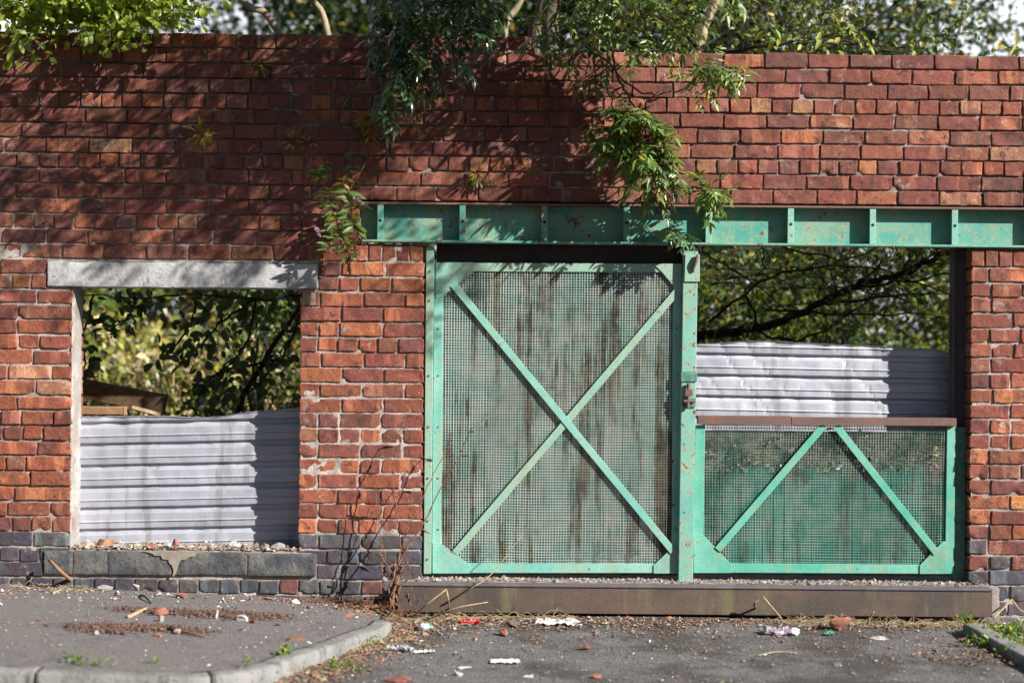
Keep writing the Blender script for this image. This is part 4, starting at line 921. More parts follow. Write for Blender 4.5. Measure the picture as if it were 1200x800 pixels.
# ---- plants rooted in the wall
def tuft(px, py, n, ll, col, label, yel=.1, y=-.02, droop=.3, cat='plant', name='wall_plant'):
    base = P(px, py, y); L = Leaves(); b = MB(); e = empty(name, base, label, cat, 'small plants rooted in the brick wall')
    n = int(n * 1.5); ll *= .85
    for i in range(n):
        d = unit(np.array([rng.normal(0, .75), -.55 + rng.normal(0, .2), rng.normal(0, .6) - droop])); a = base + d * rng.uniform(.008, .05)
        b.tube([base + (0, .03, 0), base, a], .0022, 4); L.add(a, d, unit((rng.normal(0, .3), -.6, .8)), ll * rng.uniform(.7, 1.15), ll * .30, jit(np.array(col) * 1.7, .25, yel))
    b.build('stem', M['stalk'], e); L.build('leaves', M['leaf_light'], e, LANCE)
tuft(304, 76, 12, .075, (.08, .13, .025), 'small green sprout high on the wall below the bare stem', .12)
tuft(238, 158, 14, .085, (.10, .13, .025), 'yellow green sprout hanging on the shaded bricks above the window', .22)
tuft(345, 165, 7, .055, (.18, .16, .03), 'tiny yellowing sprout on the shaded bricks left of the buddleia', .6)
tuft(363, 166, 6, .05, (.18, .16, .03), 'tiny yellowing sprout touching the buddleia on its left', .5)
tuft(560, 205, 13, .06, (.08, .12, .025), 'small bushy sprout low on the wall just above the girder', .2)
tuft(505, 108, 12, .07, (.10, .11, .025), 'brownish sprout below the glossy ash bough', .45)
tuft(432, 138, 13, .07, (.12, .13, .025), 'yellowing sprout on the wall under the dark ash bough', .55)
bud = empty('buddleia', P(428, 150, 0), 'buddleia growing from the wall left of the girder with drooping seedheads', 'plant')
b = MB(); L = Leaves(); fl = MB()
def stem(pts, ys, n, ll, r=.005, yel=.05, t0=.25):
    q = limb(b, [P(a, c, y) for (a, c), y in zip(pts, ys)], r, .0015, 6, 5, .004)
    n = int(n * 1.5)
    for i in range(n):
        t = t0 + (1 - t0) * i / n; a = q[int(t * (len(q) - 1))]
        for s in (-1, 1):
            d = unit(np.array([s * rng.uniform(.5, 1), -.4 + rng.normal(0, .25), rng.normal(-.15, .4)])); le = ll * rng.uniform(.7, 1.35)
            L.add(a, d, unit((rng.normal(0, .4), -.7, .75)), le, le * .34, jit((.13, .22, .06), .3, yel))
    return q
q = stem([(428, 150), (420, 170), (413, 195), (402, 215), (385, 224), (381, 236), (390, 246)], [0, -.03, -.06, -.09, -.10, -.11, -.11], 11, .055, .006, .15, .05)
stem([(428, 150), (431, 180), (420, 208), (408, 225), (412, 240), (430, 245)], [0, -.04, -.08, -.10, -.12, -.13], 5, .085, .004, .05, .6)
stem([(385, 224), (391, 248), (395, 262), (388, 280), (384, 298)], [-.10, -.12, -.13, -.14, -.15], 9, .072, .004, .06, .2)
stem([(412, 228), (412, 250), (415, 262), (421, 272)], [-.1, -.12, -.13, -.14], 6, .078, .004, .03, .3)
stem([(395, 262), (402, 280), (408, 295), (410, 306)], [-.13, -.14, -.15, -.15], 8, .066, .003, .12, .1)
stem([(381, 212), (377, 205), (371, 200), (365, 205)], [-.08, -.1, -.11, -.12], 6, .05, .003, .05, .1)
stem([(387, 190), (380, 198), (375, 212)], [-.06, -.09, -.1], 5, .05, .003, .05, .2)
stem([(431, 165), (438, 150), (445, 146)], [-.04, -.05, -.06], 4, .055, .003, .6, .2)
b.build('stem', M['stalk'], bud, smooth=True); L.build('leaves', M['leaf_light'], bud, LANCE)
def spike(px, py, ln, r, c, px2, py2):
    f = MB(); a = P(px, py, -.16); d = P(px2, py2, -.16) - a
    for i in range(150):
        t = rng.random(); ang = rng.uniform(0, 6.28); rr = r * (1 - .7 * t) * rng.uniform(.5, 1); q = a + d * t + np.array([math.cos(ang) * rr, math.sin(ang) * rr, 0]); s = .004
        e1, e2 = rng.normal(0, s, 3), rng.normal(0, s, 3); f.add([q - e1, q + e2, q + e1, q - e2], [(0, 1, 2, 3)], tuple(np.array(c) * rng.uniform(.6, 1.3)) + (1,))
    return f
spike(416, 231, 0, .018, (.42, .26, .34), 426, 240).build('flower_spike', M['flower'], bud)
spike(371, 266, 0, .014, (.40, .24, .34), 374, 276).build('flower_spike', M['flower'], bud)
for a in ((418, 270, 425, 288), (380, 303, 381, 325), (408, 300, 410, 322)): spike(a[0], a[1], 0, .013, (.22, .095, .04), a[2], a[3]).build('seedhead', M['flower'], bud)

# ---- dead plant by the gate
dp = empty('dead_plant', G(462, 712), 'brown withered plant with tall dry stems beside the tall gate', 'dead plant')
b = MB(); lf = MB()
for pts, ys, r in (([(461, 712), (462, 690), (466, 668), (478, 640), (497, 612), (515, 575), (535, 540), (551, 503)], [-.28, -.27, -.25, -.23, -.22, -.2, -.2, -.2], .006),
                   ([(462, 690), (468, 650), (476, 625), (492, 590), (508, 555), (530, 518)], [-.27, -.25, -.23, -.2, -.18, -.16], .005),
                   ([(460, 712), (461, 680), (452, 655), (446, 630), (442, 600), (440, 568)], [-.28, -.25, -.2, -.15, -.12, -.1], .004),
                   ([(462, 690), (470, 655), (466, 610), (462, 580), (460, 545), (473, 510), (476, 505)], [-.26, -.22, -.18, -.15, -.12, -.1, -.1], .0045),
                   ([(458, 712), (450, 690), (448, 670), (449, 655)], [-.28, -.26, -.24, -.22], .004), ([(466, 668), (474, 650), (480, 672), (484, 695)], [-.25, -.24, -.26, -.27], .004),
                   ([(461, 712), (456, 690), (462, 672), (452, 660), (445, 645)], [-.28, -.28, -.27, -.26, -.24], .008), ([(457, 712), (461, 700), (464, 680), (470, 665)], [-.3, -.3, -.28, -.26], .009),
                   ([(458, 712), (457, 700)], [-.3, -.3], .012), ([(551, 503), (566, 492), (578, 490)], [-.2, -.2, -.2], .0022), ([(476, 625), (482, 590), (488, 560)], [-.23, -.2, -.17], .003)):
    q = limb(b, [P(x, y, d) for (x, y), d in zip(pts, ys)], r, r * .35, 5, 5, .004)
    for i in range(3, len(q), 4):
        if rng.random() < .6:
            a = q[i]; d = unit(rng.normal(0, .6, 3) + (0, 0, -1)); x = unit(rng.normal(0, 1, 3)); l = rng.uniform(.03, .07)
            lf.tube([a, a + d * l * .5 + x * .006, a + d * l], [.002, .006, .001], 5, tuple(np.array((.15, .065, .035)) * rng.uniform(.6, 1.3)) + (1,))
for i in range(26):
    a = P(rng.uniform(446, 478), rng.uniform(655, 700), -.27); d = unit(rng.normal(0, .35, 3) + (0, 0, -1)); l = rng.uniform(.03, .08); lf.tube([a, a + d * l * .5 + rng.normal(0, .008, 3), a + d * l], [.002, .007, .001], 5, tuple(np.array((.17, .08, .045)) * rng.uniform(.5, 1.3)) + (1,))
b.build('stems', M['stalk'], dp, smooth=True); lf.build('dry_leaves', M['flake'], dp)

# ------------------------------------------------------------------ litter
def rock(name, px, py, w, h, d, c, label, cat, group, seed, lift=0., mat='stone', base=None, ang=0.):
    import bmesh
    bm = bmesh.new(); bmesh.ops.create_icosphere(bm, subdivisions=2, radius=1); V = np.array([v.co[:] for v in bm.verts]); Fc = [[v.index for v in f.verts] for f in bm.faces]; bm.free()
    rr = np.random.default_rng(seed)
    for _ in range(8):
        n = unit(rr.normal(0, 1, 3)); t = rr.uniform(.30, .7); k = V @ n; V = V - np.outer(np.maximum(k - t, 0), n)
    V = np.array([v * (1 + .32 * mnoise.noise(Vector(v * 2.2 + seed))) for v in V]) * np.array([w, d, h * 1.4]) * .54
    ca, sa = math.cos(ang), math.sin(ang); V = np.stack([V[:, 0] * ca - V[:, 2] * sa, V[:, 1], V[:, 0] * sa + V[:, 2] * ca], -1)
    g0 = G(px, py) if base is None else np.array(base); V[:, 2] -= V[:, 2].min() + .004; V += g0
    o = mk(name, V, Fc, M[mat], col=np.tile(np.array(c + (1,)), (len(V), 1)), origin=g0); return tag(o, label, cat, group)
OR = (.27, .10, .06); RD = (.19, .06, .045); GY = (.27, .255, .24); WH = (.52, .50, .47); DKB = (.10, .06, .045)
g1 = 'brick rubble on the ground'
for i, (px, py, w, h, d, c, lab) in enumerate([
    (985, 738, .14, .065, .10, OR, 'large orange brick lump lying in dry grass below the low gate'), (684, 761, .085, .028, .05, RD, 'flat red brick chip alone on the asphalt before the tall gate'), (590, 745, .05, .035, .05, OR, 'orange brick chip beside the grey stone below the tall gate'),
    (601, 735, .07, .05, .05, (.12, .10, .07), 'dark mossy lump among litter below the tall gate'), (1134, 742, .07, .04, .06, OR, 'orange brick lump at the end of the edging kerb'), (189, 721, .095, .05, .07, OR, 'orange brick lump on the brown mulch left of the pavement centre'),
    (187, 746, .07, .02, .04, OR, 'thin orange chip on the pavement beside the dark stick'), (296, 731, .06, .03, .04, RD, 'red brick chip touching the white flat stone on the pavement'), (345, 750, .11, .02, .06, (.22, .085, .03), 'flat rusty brown piece alone on the pavement near the kerb bend'),
    (326, 734, .05, .02, .03, DKB, 'small black lump on the pavement right of the mulch'), (214, 701, .08, .025, .04, OR, 'flat brick flake against the wall base under the window'), (315, 703, .09, .022, .04, (.33, .17, .10), 'long tan brick flake against the wall base right of the window'),
    (112, 686, .04, .03, .03, OR, 'small red chip by the wall base left of the white stone'), (410, 722, .09, .02, .05, OR, 'broken brick flakes on the pavement near the dead plant'), (700, 795, .05, .02, .03, OR, 'tiny orange chip at the bottom of the asphalt'), (460, 799, .16, .03, .06, RD, 'reddish rubble heap in front of the kerb bend'),
    (1128, 752, .06, .02, .03, RD, 'thin red chip on the asphalt below the edging kerb')]):
    rock('brick_fragment', px, py, w, h, d, c, lab, 'brick fragment', g1, 20 + i)
g2_ = 'pale stones on the pavement'
for i, (px, py, w, h, d, c, lab) in enumerate([
    (158, 692, .11, .035, .06, WH, 'white flat stone against the wall base under the window'), (122, 692, .10, .03, .05, GY, 'grey stone against the wall base left of the white one'), (279, 697, .12, .035, .05, WH, 'white plaster chunk at the wall base under the window corner'), (286, 728, .09, .03, .06, WH, 'white flat stone on the brown mulch'),
    (253, 725, .03, .05, .03, WH, 'small upright white stone in the brown mulch'), (188, 729, .04, .03, .03, GY, 'grey chip below the orange brick lump'), (209, 743, .06, .03, .04, GY, 'pale grey stone next to the dark stick'), (114, 744, .04, .022, .03, GY, 'small grey pebble left on the pavement'),
    (348, 707, .07, .025, .04, WH, 'white flat chip on the pavement near the wall base'), (362, 754, .03, .015, .02, WH, 'tiny white chip right of the rusty brown piece'), (376, 757, .06, .012, .03, GY, 'grey flat chip near the kerb bend'), (410, 751, .04, .012, .02, WH, 'small white chip on the kerb bend'),
    (1028, 748, .12, .014, .06, WH, 'white flat scrap on the asphalt below the low gate'), (982, 779, .05, .02, .04, GY, 'pale round stone on the asphalt at right'), (537, 791, .05, .02, .04, WH, 'small white lump at the bottom of the asphalt left'), (619, 793, .07, .01, .04, WH, 'white flat flake at the bottom of the asphalt centre'), (545, 783, .07, .012, .04, WH, 'white flake beside the small white lump'),
    (575, 753, .04, .01, .03, WH, 'tiny white flake below the dark mossy lump'), (220, 690, .05, .02, .03, GY, 'grey chip at the wall base under the window')]):
    rock('stone', px, py, w, h, d, c, lab, 'stone', g2_, 60 + i)
# rubble lying on the window sill
for i, (px, w, h, c, lab) in enumerate([(123, .14, .05, (.42, .22, .12), 'orange brick half on the left of the window sill'), (101, .12, .03, (.33, .27, .22), 'tan mortar slab leaning at the left end of the sill'), (138, .09, .025, GY, 'grey flake right of the brick half on the sill'), (178, .08, .04, OR, 'small orange brick lump on the window sill'), (193, .10, .04, (.5, .5, .52), 'white crumpled lump right of the orange one on the sill'),
                                      (205, .05, .04, OR, 'orange chip at the centre of the window sill'), (222, .08, .03, WH, 'white flake at the centre of the window sill'), (276, .13, .05, (.55, .54, .54), 'white crumpled scrap hanging off the sill right of centre'), (325, .09, .04, GY, 'grey lump at the right end of the window sill'), (340, .06, .04, DKB, 'dark lump in the right corner of the sill'), (160, .06, .025, (.4, .28, .18), 'tan chip between brick pieces on the sill')]):
    q = P(px, 640, .05); rock('sill_rubble', 0, 0, w, h, .07, c, lab, 'rubble', 'rubble on the window sill', 110 + i, base=(q[0], .03 + .06 * R.random(), SZ1))
# paper and plastic
def scrap(name, px, py, w, d, mat, label, cat, seed, crumple=.02, grp='scraps of litter'):
    g0 = G(px, py); nx, ny = 16, 10; V = []
    a = R.uniform(-.3, .3)
    for i in range(nx + 1):
        for j in range(ny + 1):
            u, v = (i / nx - .5), (j / ny - .5); k = 1 + .35 * mnoise.noise((math.atan2(v, u) * 1.3, seed, 0)); x, y = u * w * k, v * d * k
            z = .006 + crumple * (abs(mnoise.noise((u * 5, v * 5, seed))) * 1.2 + .3 * abs(mnoise.noise((u * 14, v * 14, seed))))
            V.append((g0[0] + x * math.cos(a) - y * math.sin(a), g0[1] + x * math.sin(a) + y * math.cos(a), g0[2] + z))
    o = mk(name, V, [(i * (ny + 1) + j, (i + 1) * (ny + 1) + j, (i + 1) * (ny + 1) + j + 1, i * (ny + 1) + j + 1) for i in range(nx) for j in range(ny)], M[mat], smooth=False, origin=g0)
    tag(o, label, cat, grp); s = o.modifiers.new('Solidify', 'SOLIDIFY'); s.thickness = .001; return o
scrap('paper_scrap', 652, 731, .22, .10, 'paper', 'torn white paper on the asphalt below the tall gate', 'paper', 1, .03)
scrap('paper_scrap', 592, 776, .14, .07, 'paper', 'folded white card on the asphalt at bottom centre', 'paper', 2, .012)
scrap('plastic_scrap', 468, 762, .13, .06, 'plastic', 'grey plastic scrap in the debris by the kerb', 'plastic', 3, .03)
scrap('paper_scrap', 497, 765, .10, .035, 'paper', 'long pale pink scrap right of the grey plastic', 'paper', 4, .015)
scrap('plastic_wrapper', 550, 731, .11, .05, 'red', 'small red wrapper below the tall gate', 'wrapper', 5, .03)
scrap('bottle_cap', 498, 724, .05, .04, 'greenp', 'small green plastic scrap above the crushed clear bottle', 'plastic', 6, .02)
scrap('plastic_scrap', 972, 744, .05, .03, 'greenp', 'green plastic scrap in front of the large brick lump', 'plastic', 7, .02)
def crushed(name, px, py, ln, r, mat, label, cat, ang, seed, parts):
    g0 = G(px, py); e = empty(name, g0, label, cat); d = np.array([math.cos(ang), math.sin(ang), 0]); q = [g0 + d * ln * t + np.array([0, 0, r * .8]) for t in np.linspace(-.5, .5, 12)]
    b = MB(); b.tube(q, [r * .55] + [r * (1 + .22 * mnoise.noise((i * .9, seed, 0))) for i in range(10)] + [r * .5], 10)
    V = np.concatenate(b.V); V[:, 2] = g0[2] + (V[:, 2] - g0[2]) * .7; V += np.array([np.array(mnoise.noise_vector(Vector(v * 30))) * r * .7 for v in V]); b.V = [V]; b.build('body', M[mat], e)
    for t0, t1, m2, nm in parts:
        b = MB(); b.tube([g0 + d * ln * t + np.array([0, 0, r * .8]) for t in np.linspace(t0, t1, 4)], r * 1.12, 10); V = np.concatenate(b.V); V[:, 2] = g0[2] + (V[:, 2] - g0[2]) * .7; V += np.array([np.array(mnoise.noise_vector(Vector(v * 30))) * r * .7 for v in V]); b.V = [V]; b.build(nm, M[m2], e)
crushed('crushed_carton', 915, 743, .19, .028, 'paper', 'crushed purple and white drink carton below the low gate', 'carton', -.08, 3, [(-.42, .05, 'purple', 'print'), (.12, .3, 'purple', 'print')])
crushed('plastic_bottle', 497, 738, .09, .026, 'plastic', 'crushed clear plastic bottle beside the dead plant', 'bottle', 1.2, 9, [(.38, .52, 'greenp', 'cap')])

# sticks and stalks
def stick(name, w, r0, r1, mat, label, cat='stick', grp='sticks and stalks'):
    b = MB(); b.tube(smooth_line(w, 6), np.linspace(r0, r1, 6 * (len(w) - 1) + 1 if len(w) > 2 else 7), 6); return tag(b.build(name, M[mat], smooth=True, origin=w[0]), label, cat, grp)
up = lambda q, z: q + np.array([0, 0, z])
stick('broken_stick', [P(58, 656, -.08), P(72, 670, -.14), up(G(88, 686), .012)], .009, .011, 'timber', 'brown broken stick leaning on the dark bricks left of the sill')
stick('stick', [up(G(62, 697), .008), up(G(80, 688), .01)], .006, .005, 'pale_stalk', 'short pale stick on the ground beside the leaning stick')
stick('stick', [up(G(150, 725), .01), up(G(172, 715), .012)], .011, .009, 'pale_stalk', 'pale stick on the brown mulch left of the orange brick')
stick('stick', [up(G(200, 740), .02), up(G(222, 745), .015), up(G(241, 748), .008)], .012, .003, 'stalk', 'dark brown stick pointing right on the pavement')
stick('stick', [up(G(164, 699), .008), up(G(170, 703), .02), up(G(177, 708), .008)], .006, .004, 'bark_dark', 'short dark curved stick below the white flat stone')
stick('dry_stalk', [up(G(483, 725), .01), P(500, 708, -.32), P(523, 690, -.3)], .005, .004, 'pale_stalk', 'pale dry stalk rising to a kink in front of the rail', 'stalk')
stick('dry_stalk', [P(523, 690, -.3), P(526, 705, -.3), up(G(527, 718), .008)], .004, .004, 'pale_stalk', 'pale dry stalk hanging down from the kinked one', 'stalk')
stick('dry_stalk', [up(G(500, 728), .01), P(535, 712, -.35), P(572, 705, -.3)], .005, .003, 'pale_stalk', 'pale dry stalk curving low along the rail', 'stalk')
stick('dry_stalk', [up(G(510, 718), .01), P(550, 690, -.25), P(576, 672, -.2), P(614, 624, -.05)], .004, .002, 'pale_stalk', 'long thin stalk leaning up against the tall gate', 'stalk')
stick('dry_stalk', [up(G(888, 718), .01), P(884, 708, -.3), P(889, 702, -.28)], .006, .005, 'stalk', 'brown stub stalk standing by the rail left of the carton', 'stalk')
stick('dry_stalk', [P(894, 699, -.25), up(G(916, 727), .012)], .005, .004, 'pale_stalk', 'straight pale stalk leaning on the rail above the carton', 'stalk')
stick('dry_stalk', [up(G(1016, 733), .01), P(1024, 716, -.3)], .005, .004, 'pale_stalk', 'upright straw stalk in dry grass right of the large brick lump', 'stalk')
stick('dry_stalk', [up(G(888, 769), .006), up(G(910, 766), .012), up(G(934, 766), .006)], .003, .003, 'pale_stalk', 'thin straw lying on the asphalt below the carton', 'stalk')
stick('dry_stalk', [P(1186, 702, -.08), P(1176, 712, -.12), P(1164, 724, -.2)], .005, .004, 'pale_stalk', 'pale dead stem climbing the dark bricks at the right edge', 'stalk')
stick('dry_stalk', [P(1186, 702, -.08), P(1195, 714, -.1), P(1210, 720, -.1)], .005, .004, 'pale_stalk', 'pale dead stem bending right at the right edge', 'stalk')

# gravel, flakes, straw and green ground cover (uncountable)
def scatter(name, n, where, size, cols, flat=.5, mat='flake', dense=None):
    b = MB(); k = 0
    Vb = np.array([(1, 0, 0), (-.5, .87, 0), (-.6, -.8, 0), (.1, .1, 1)])
    Fb = [(0, 1, 2)[::-1], (0, 1, 3), (1, 2, 3), (2, 0, 3)]
    for _ in range(n):
        q = where(); s = rng.uniform(*size) * (1 if rng.random() < .85 else 1.9); a = rng.uniform(0, 6.28); ca, sa = math.cos(a), math.sin(a)
        V = Vb * np.array([s, s * rng.uniform(.4, 1), s * flat * rng.uniform(.4, 1.3)]) + rng.normal(0, s * .15, (4, 3)); V = np.stack([V[:, 0] * ca - V[:, 1] * sa, V[:, 0] * sa + V[:, 1] * ca, V[:, 2]], -1)
        c = cols[rng.integers(len(cols))]; b.add(V + q + np.array([0, 0, .003]), Fb, tuple(np.clip(np.array(c) * rng.uniform(.6, 1.3), 0, .85)) + (1,))
    o = b.build(name, M[mat]); o['kind'] = 'stuff'; return o
def on_ground(x0, x1, y0, y1): 
    def f():
        x = rng.uniform(x0, x1); y = rng.uniform(y0, y1); return np.array([x, y, ground_z(x, y) + .004])
    return f
def wallband(xa, xb, yc, sy):
    def f():
        x = rng.uniform(xa, xb); y = yc - abs(rng.normal(0, sy)); return np.array([x, y, ground_z(x, y) + .004])
    return f
def blob(px, py, sx, sy):
    g0 = G(px, py)
    def f():
        x, y = g0[0] + rng.normal(0, sx), g0[1] + rng.normal(0, sy); return np.array([x, y, ground_z(x, y) + .004 + abs(rng.normal(0, .004))])
    return f
GRV = [(.5, .49, .47), (.33, .31, .30), (.2, .18, .17), (.62, .6, .58), (.3, .14, .09), (.10, .09, .09), (.27, .2, .14)]
scatter('gravel', 1600, on_ground(-4.5, -.5, -1.8, 0), (.003, .007), GRV)
scatter('gravel', 1500, on_ground(-.6, 4.5, -2.2, -.2), (.003, .008), GRV)
scatter('gravel', 900, wallband(-4.5, -.7, -.03, .17), (.004, .011), GRV + [(.34, .13, .07)] * 2)
scatter('gravel', 1700, wallband(-.6, 4.5, -.16, .13), (.004, .011), GRV + [(.34, .13, .07), (.14, .09, .05)] * 2)
MU = [(.10, .045, .03), (.075, .035, .025), (.14, .07, .045), (.05, .03, .025), (.18, .09, .06)]
for a in ((235, 720, .20, .055), (285, 722, .12, .05), (140, 736, .14, .035), (195, 738, .12, .035), (120, 741, .06, .02), (170, 716, .10, .03)):
    scatter('mulch', 1100 if a[2] > .11 else 500, blob(*a), (.003, .010), MU, .5)
DB = [(.20, .11, .06), (.13, .07, .045), (.30, .21, .13), (.09, .06, .04), (.33, .12, .07), (.26, .18, .11)]
def kerbfoot():
    t = rng.random(); x = -1.16 + .56 * t + abs(rng.normal(.12, .12)); y = -1.85 + 1.45 * t + rng.normal(0, .05); return np.array([x, y, road_z(x, y) + .004])
scatter('debris', 1900, kerbfoot, (.004, .014), DB, .35)
scatter('debris', 1500, wallband(-.65, 3.2, -.2, .40), (.003, .010), DB, .4); scatter('debris', 500, on_ground(-.6, 3.2, -1.9, -.2), (.003, .009), DB, .4)
scatter('debris', 900, wallband(-.65, 1.0, -.17, .14), (.004, .013), DB, .4); scatter('debris', 900, wallband(1.0, 3.2, -.17, .08), (.004, .012), DB, .4)
scatter('debris', 500, blob(465, 722, .16, .08), (.005, .016), DB, .5)
scatter('debris', 450, blob(1165, 770, .22, .10), (.004, .012), DB, .4)
scatter('debris', 1700, lambda: np.array([rng.uniform(SX0 + .15, WX1 + .03), rng.uniform(.0, .17), SZ1 + .000 + abs(rng.normal(0, .009))]), (.004, .014), [(.34, .30, .25), (.25, .2, .16), (.45, .4, .35), (.3, .15, .09)], .6)
scatter('debris', 1500, lambda: np.array([rng.uniform(rx0 + .1, GX1 + .1), rng.uniform(-.07, .06), rz1 + .0]), (.004, .011), [(.34, .29, .26), (.22, .18, .16), (.45, .4, .37), (.3, .16, .11)], .6)
def straw(name, n, where, ln, mat, r=.0016, lift=.02):
    b = MB()
    for _ in range(n):
        q = where(); a = rng.normal(0, .7) + (PI if rng.random() < .5 else 0); l = rng.uniform(*ln); d = np.array([math.cos(a), math.sin(a) * .6, 0]); h = abs(rng.normal(0, lift))
        b.tube([q, q + d * l * .5 + (0, 0, h + .006), q + d * l + (0, 0, h * rng.uniform(0, 1.4))], [r, r, r * .5], 4)
    o = b.build(name, M[mat]); o['kind'] = 'stuff'
straw('dry_grass', 260, wallband(1.5, 2.6, -.2, .06), (.05, .14), 'pale_stalk', .0013, .02)
straw('dry_grass', 150, wallband(-.8, .3, -.2, .07), (.05, .16), 'pale_stalk', .0016, .02)
straw('dry_grass', 90, wallband(-1.15, -.65, -.05, .03), (.08, .2), 'stalk', .002, .01)
straw('dry_grass', 160, blob(462, 722, .15, .06), (.04, .13), 'stalk', .0018, .03)
straw('dry_grass', 150, kerbfoot, (.03, .10), 'pale_stalk', .0014, .01)
straw('dry_grass', 50, wallband(-2.75, -2.3, -.03, .03), (.05, .13), 'pale_stalk', .002, .015)
def greens(n, where, ll, col, label, px, py):
    L = Leaves()
    for _ in range(n):
        q = where(); L.add(q + (0, 0, abs(rng.normal(0, .02))), unit(rng.normal(0, .8, 3) + (0, -.1, .7)), unit(rng.normal(0, .4, 3) + (.2, -.6, .7)), ll * rng.uniform(.6, 1.3), ll * .5, jit(col, .3, .04))
    o = L.build('weed', M['leaf_light'], None, BROAD); V = G(px, py)
    for v in o.data.vertices: v.co -= Vector(V)
    o.location = V; tag(o, label, 'weed', 'green weeds on the ground')
    if 'moss' in label or n >= 50: o.name = 'moss' if 'moss' in label else 'ground_weeds'; o['kind'] = 'stuff'
GR = (.10, .17, .025)
for px, py, n, sx, sy, ll, lab in ((1178, 742, 130, .08, .05, .030, 'patch of green weeds along the top of the edging kerb'), (1168, 758, 150, .09, .03, .026, 'patch of green weeds growing at the front of the edging kerb'), (1196, 768, 110, .06, .04, .028, 'patch of green weeds at the right edge of the picture'), (1130, 731, 26, .025, .015, .03, 'single green weed at the left end of the edging kerb'), (1152, 750, 50, .03, .02, .024, 'small weed clump between brick lump and edging kerb'),
                                  (85, 777, 26, .03, .010, .022, 'tuft of green grass behind the kerb at far left'), (110, 781, 40, .05, .008, .016, 'low moss behind the kerb right of the grass tuft'), (333, 768, 22, .008, .008, .030, 'small upright green weed near the kerb bend'), (346, 774, 60, .04, .012, .014, 'low moss patch behind the kerb bend'), (391, 782, 18, .010, .010, .022, 'green weed in front of the kerb bend'), (405, 786, 70, .05, .03, .015, 'moss strip at the foot of the kerb bend'), (438, 757, 60, .05, .05, .014, 'moss strip higher along the foot of the kerb'), (290, 783, 20, .02, .006, .014, 'tiny moss spot on the kerb joint'), (182, 779, 14, .012, .006, .015, 'tiny green spot behind the kerb in the middle')):
    greens(n, blob(px, py, sx, sy), ll, GR, lab, px, py)

# ------------------------------------------------------------------ unseen houses added behind the camera to cut sky fill and deepen shade
ter = empty('sky_blocking_houses', (0, -14, 0), 'added unseen row of dark brick houses across the street, blocking sky light', 'building')
b = MB(); b.box(-26, 26, -22, -14, -.15, 7.0); b.build('wall', M['core'], ter)
b = MB(); b.add([(-26.3, -13.6, 6.95), (26.3, -13.6, 6.95), (26.3, -18, 9.6), (-26.3, -18, 9.6), (-26.3, -22.4, 6.95), (26.3, -22.4, 6.95)], [(0, 1, 2, 3), (3, 2, 5, 4), (0, 3, 4), (1, 5, 2)]); b.build('roof', m_plain('slate', c4(.07, .07, .08), c4(.05, .05, .055), .7, 5), ter)
glass = m_plain('window_glass', c4(.03, .035, .04), c4(.02, .022, .025), .1, 2, .6, .02)
for i in range(10):
    x = -23.4 + i * 5.2
    for (xx, z0, z1, hw, nm) in ((x - 1.2, 1.0, 2.5, .6, 'window'), (x - 1.2, 4.0, 5.4, .55, 'window'), (x + 1.1, 4.0, 5.4, .45, 'window'), (x + 1.2, 0, 2.1, .45, 'door')):
        f = MB(); f.box(xx - hw, xx + hw, -14.0, -13.95, z0, z1); o = f.build(nm, M['timber_dark'] if nm == 'door' else M['paper'], ter)
        if nm == 'window': f = MB(); f.box(xx - hw + .06, xx + hw - .06, -13.96, -13.945, z0 + .06, z1 - .06); f.build('pane', glass, o)
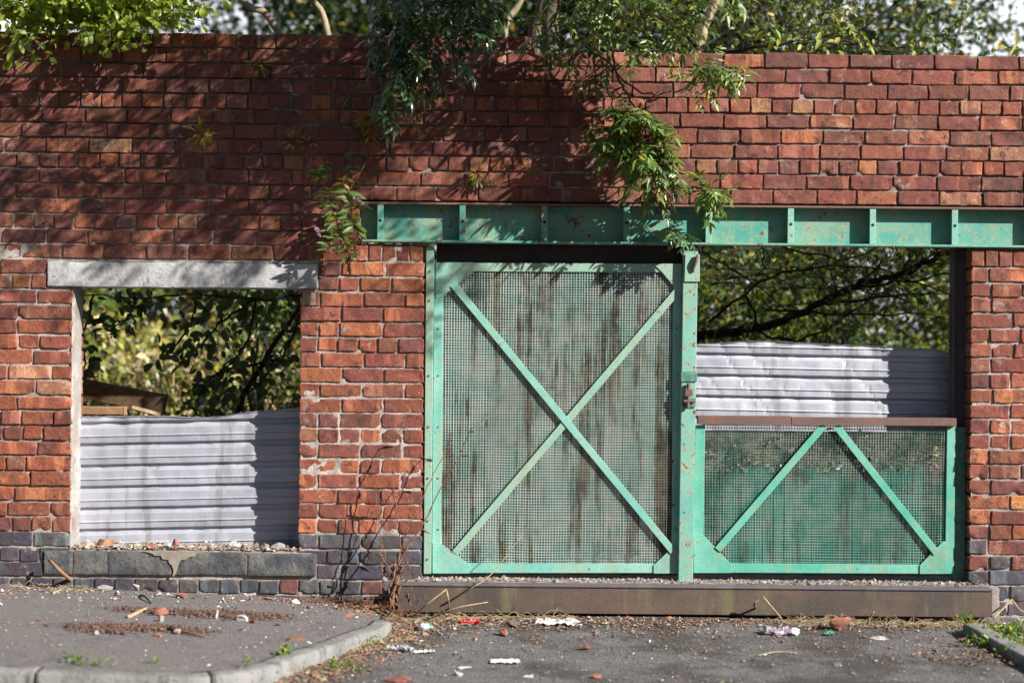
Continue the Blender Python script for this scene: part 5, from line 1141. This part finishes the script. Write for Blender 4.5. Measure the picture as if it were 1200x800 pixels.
# ------------------------------------------------------------------ light, sky, camera
sd = Vector((1.6, -1.0, 1.1)).normalized()
sun = bpy.data.lights.new('sun', 'SUN'); sun.energy = 5.0; sun.angle = math.radians(.53); sun.color = (1., .955, .89)
so = bpy.data.objects.new('sun', sun); COL.objects.link(so); so.rotation_euler = sd.to_track_quat('Z', 'Y').to_euler(); so.location = (6, -6, 8)
w = bpy.data.worlds.new('World'); SC.world = w; w.use_nodes = True; nt = w.node_tree
sk = nt.nodes.new('ShaderNodeTexSky'); sk.sky_type = 'NISHITA'; sk.sun_disc = False; sk.sun_elevation = math.asin(sd.z); sk.sun_rotation = math.atan2(sd.x, sd.y); sk.dust_density = .2
sk.air_density = 1.2
tc = nt.nodes.new('ShaderNodeTexCoord'); sx = nt.nodes.new('ShaderNodeSeparateXYZ'); nt.links.new(tc.outputs['Generated'], sx.inputs[0])
nz = nt.nodes.new('ShaderNodeTexNoise'); nt.links.new(tc.outputs['Generated'], nz.inputs['Vector']); nz.inputs['Scale'].default_value = 2.4; nz.inputs['Detail'].default_value = 7; nz.inputs['Roughness'].default_value = .55
ad = nt.nodes.new('ShaderNodeMath'); ad.operation = 'MULTIPLY_ADD'; nt.links.new(sx.outputs[1], ad.inputs[0]); ad.inputs[1].default_value = .5; nt.links.new(nz.outputs['Fac'], ad.inputs[2])
mr = nt.nodes.new('ShaderNodeMapRange'); mr.interpolation_type = 'SMOOTHSTEP'; nt.links.new(ad.outputs[0], mr.inputs[0]); mr.inputs[1].default_value = .72; mr.inputs[2].default_value = .92
mx = nt.nodes.new('ShaderNodeMix'); mx.data_type = 'RGBA'; nt.links.new(mr.outputs[0], mx.inputs[0]); nt.links.new(sk.outputs[0], mx.inputs[6]); mx.inputs[7].default_value = (11.5, 12.0, 13.2, 1)
nt.links.new(mx.outputs[2], nt.nodes['Background'].inputs[0]); nt.nodes['Background'].inputs[1].default_value = .05
cam = bpy.data.cameras.new('camera'); cam.lens = F / 1200 * 36; cam.sensor_width = 36; cam.clip_end = 600; cam.clip_start = .05
co = bpy.data.objects.new('camera', cam); COL.objects.link(co)
co.matrix_world = Matrix.Translation((0, CAMY, CAMZ)) @ Matrix.Rotation(PI / 2, 4, 'X') @ Matrix.Rotation(math.radians(.52), 4, 'Z')
cam.dof.use_dof = True; cam.dof.focus_distance = 7.98; cam.dof.aperture_fstop = .95
SC.camera = co
vs = SC.view_settings; vs.view_transform = 'Standard'; vs.look = 'None'; vs.exposure = 1.15; vs.gamma = 1
SC.cycles.use_denoising = True; SC.cycles.diffuse_bounces = 3; SC.cycles.max_bounces = 6; SC.cycles.transparent_max_bounces = 6
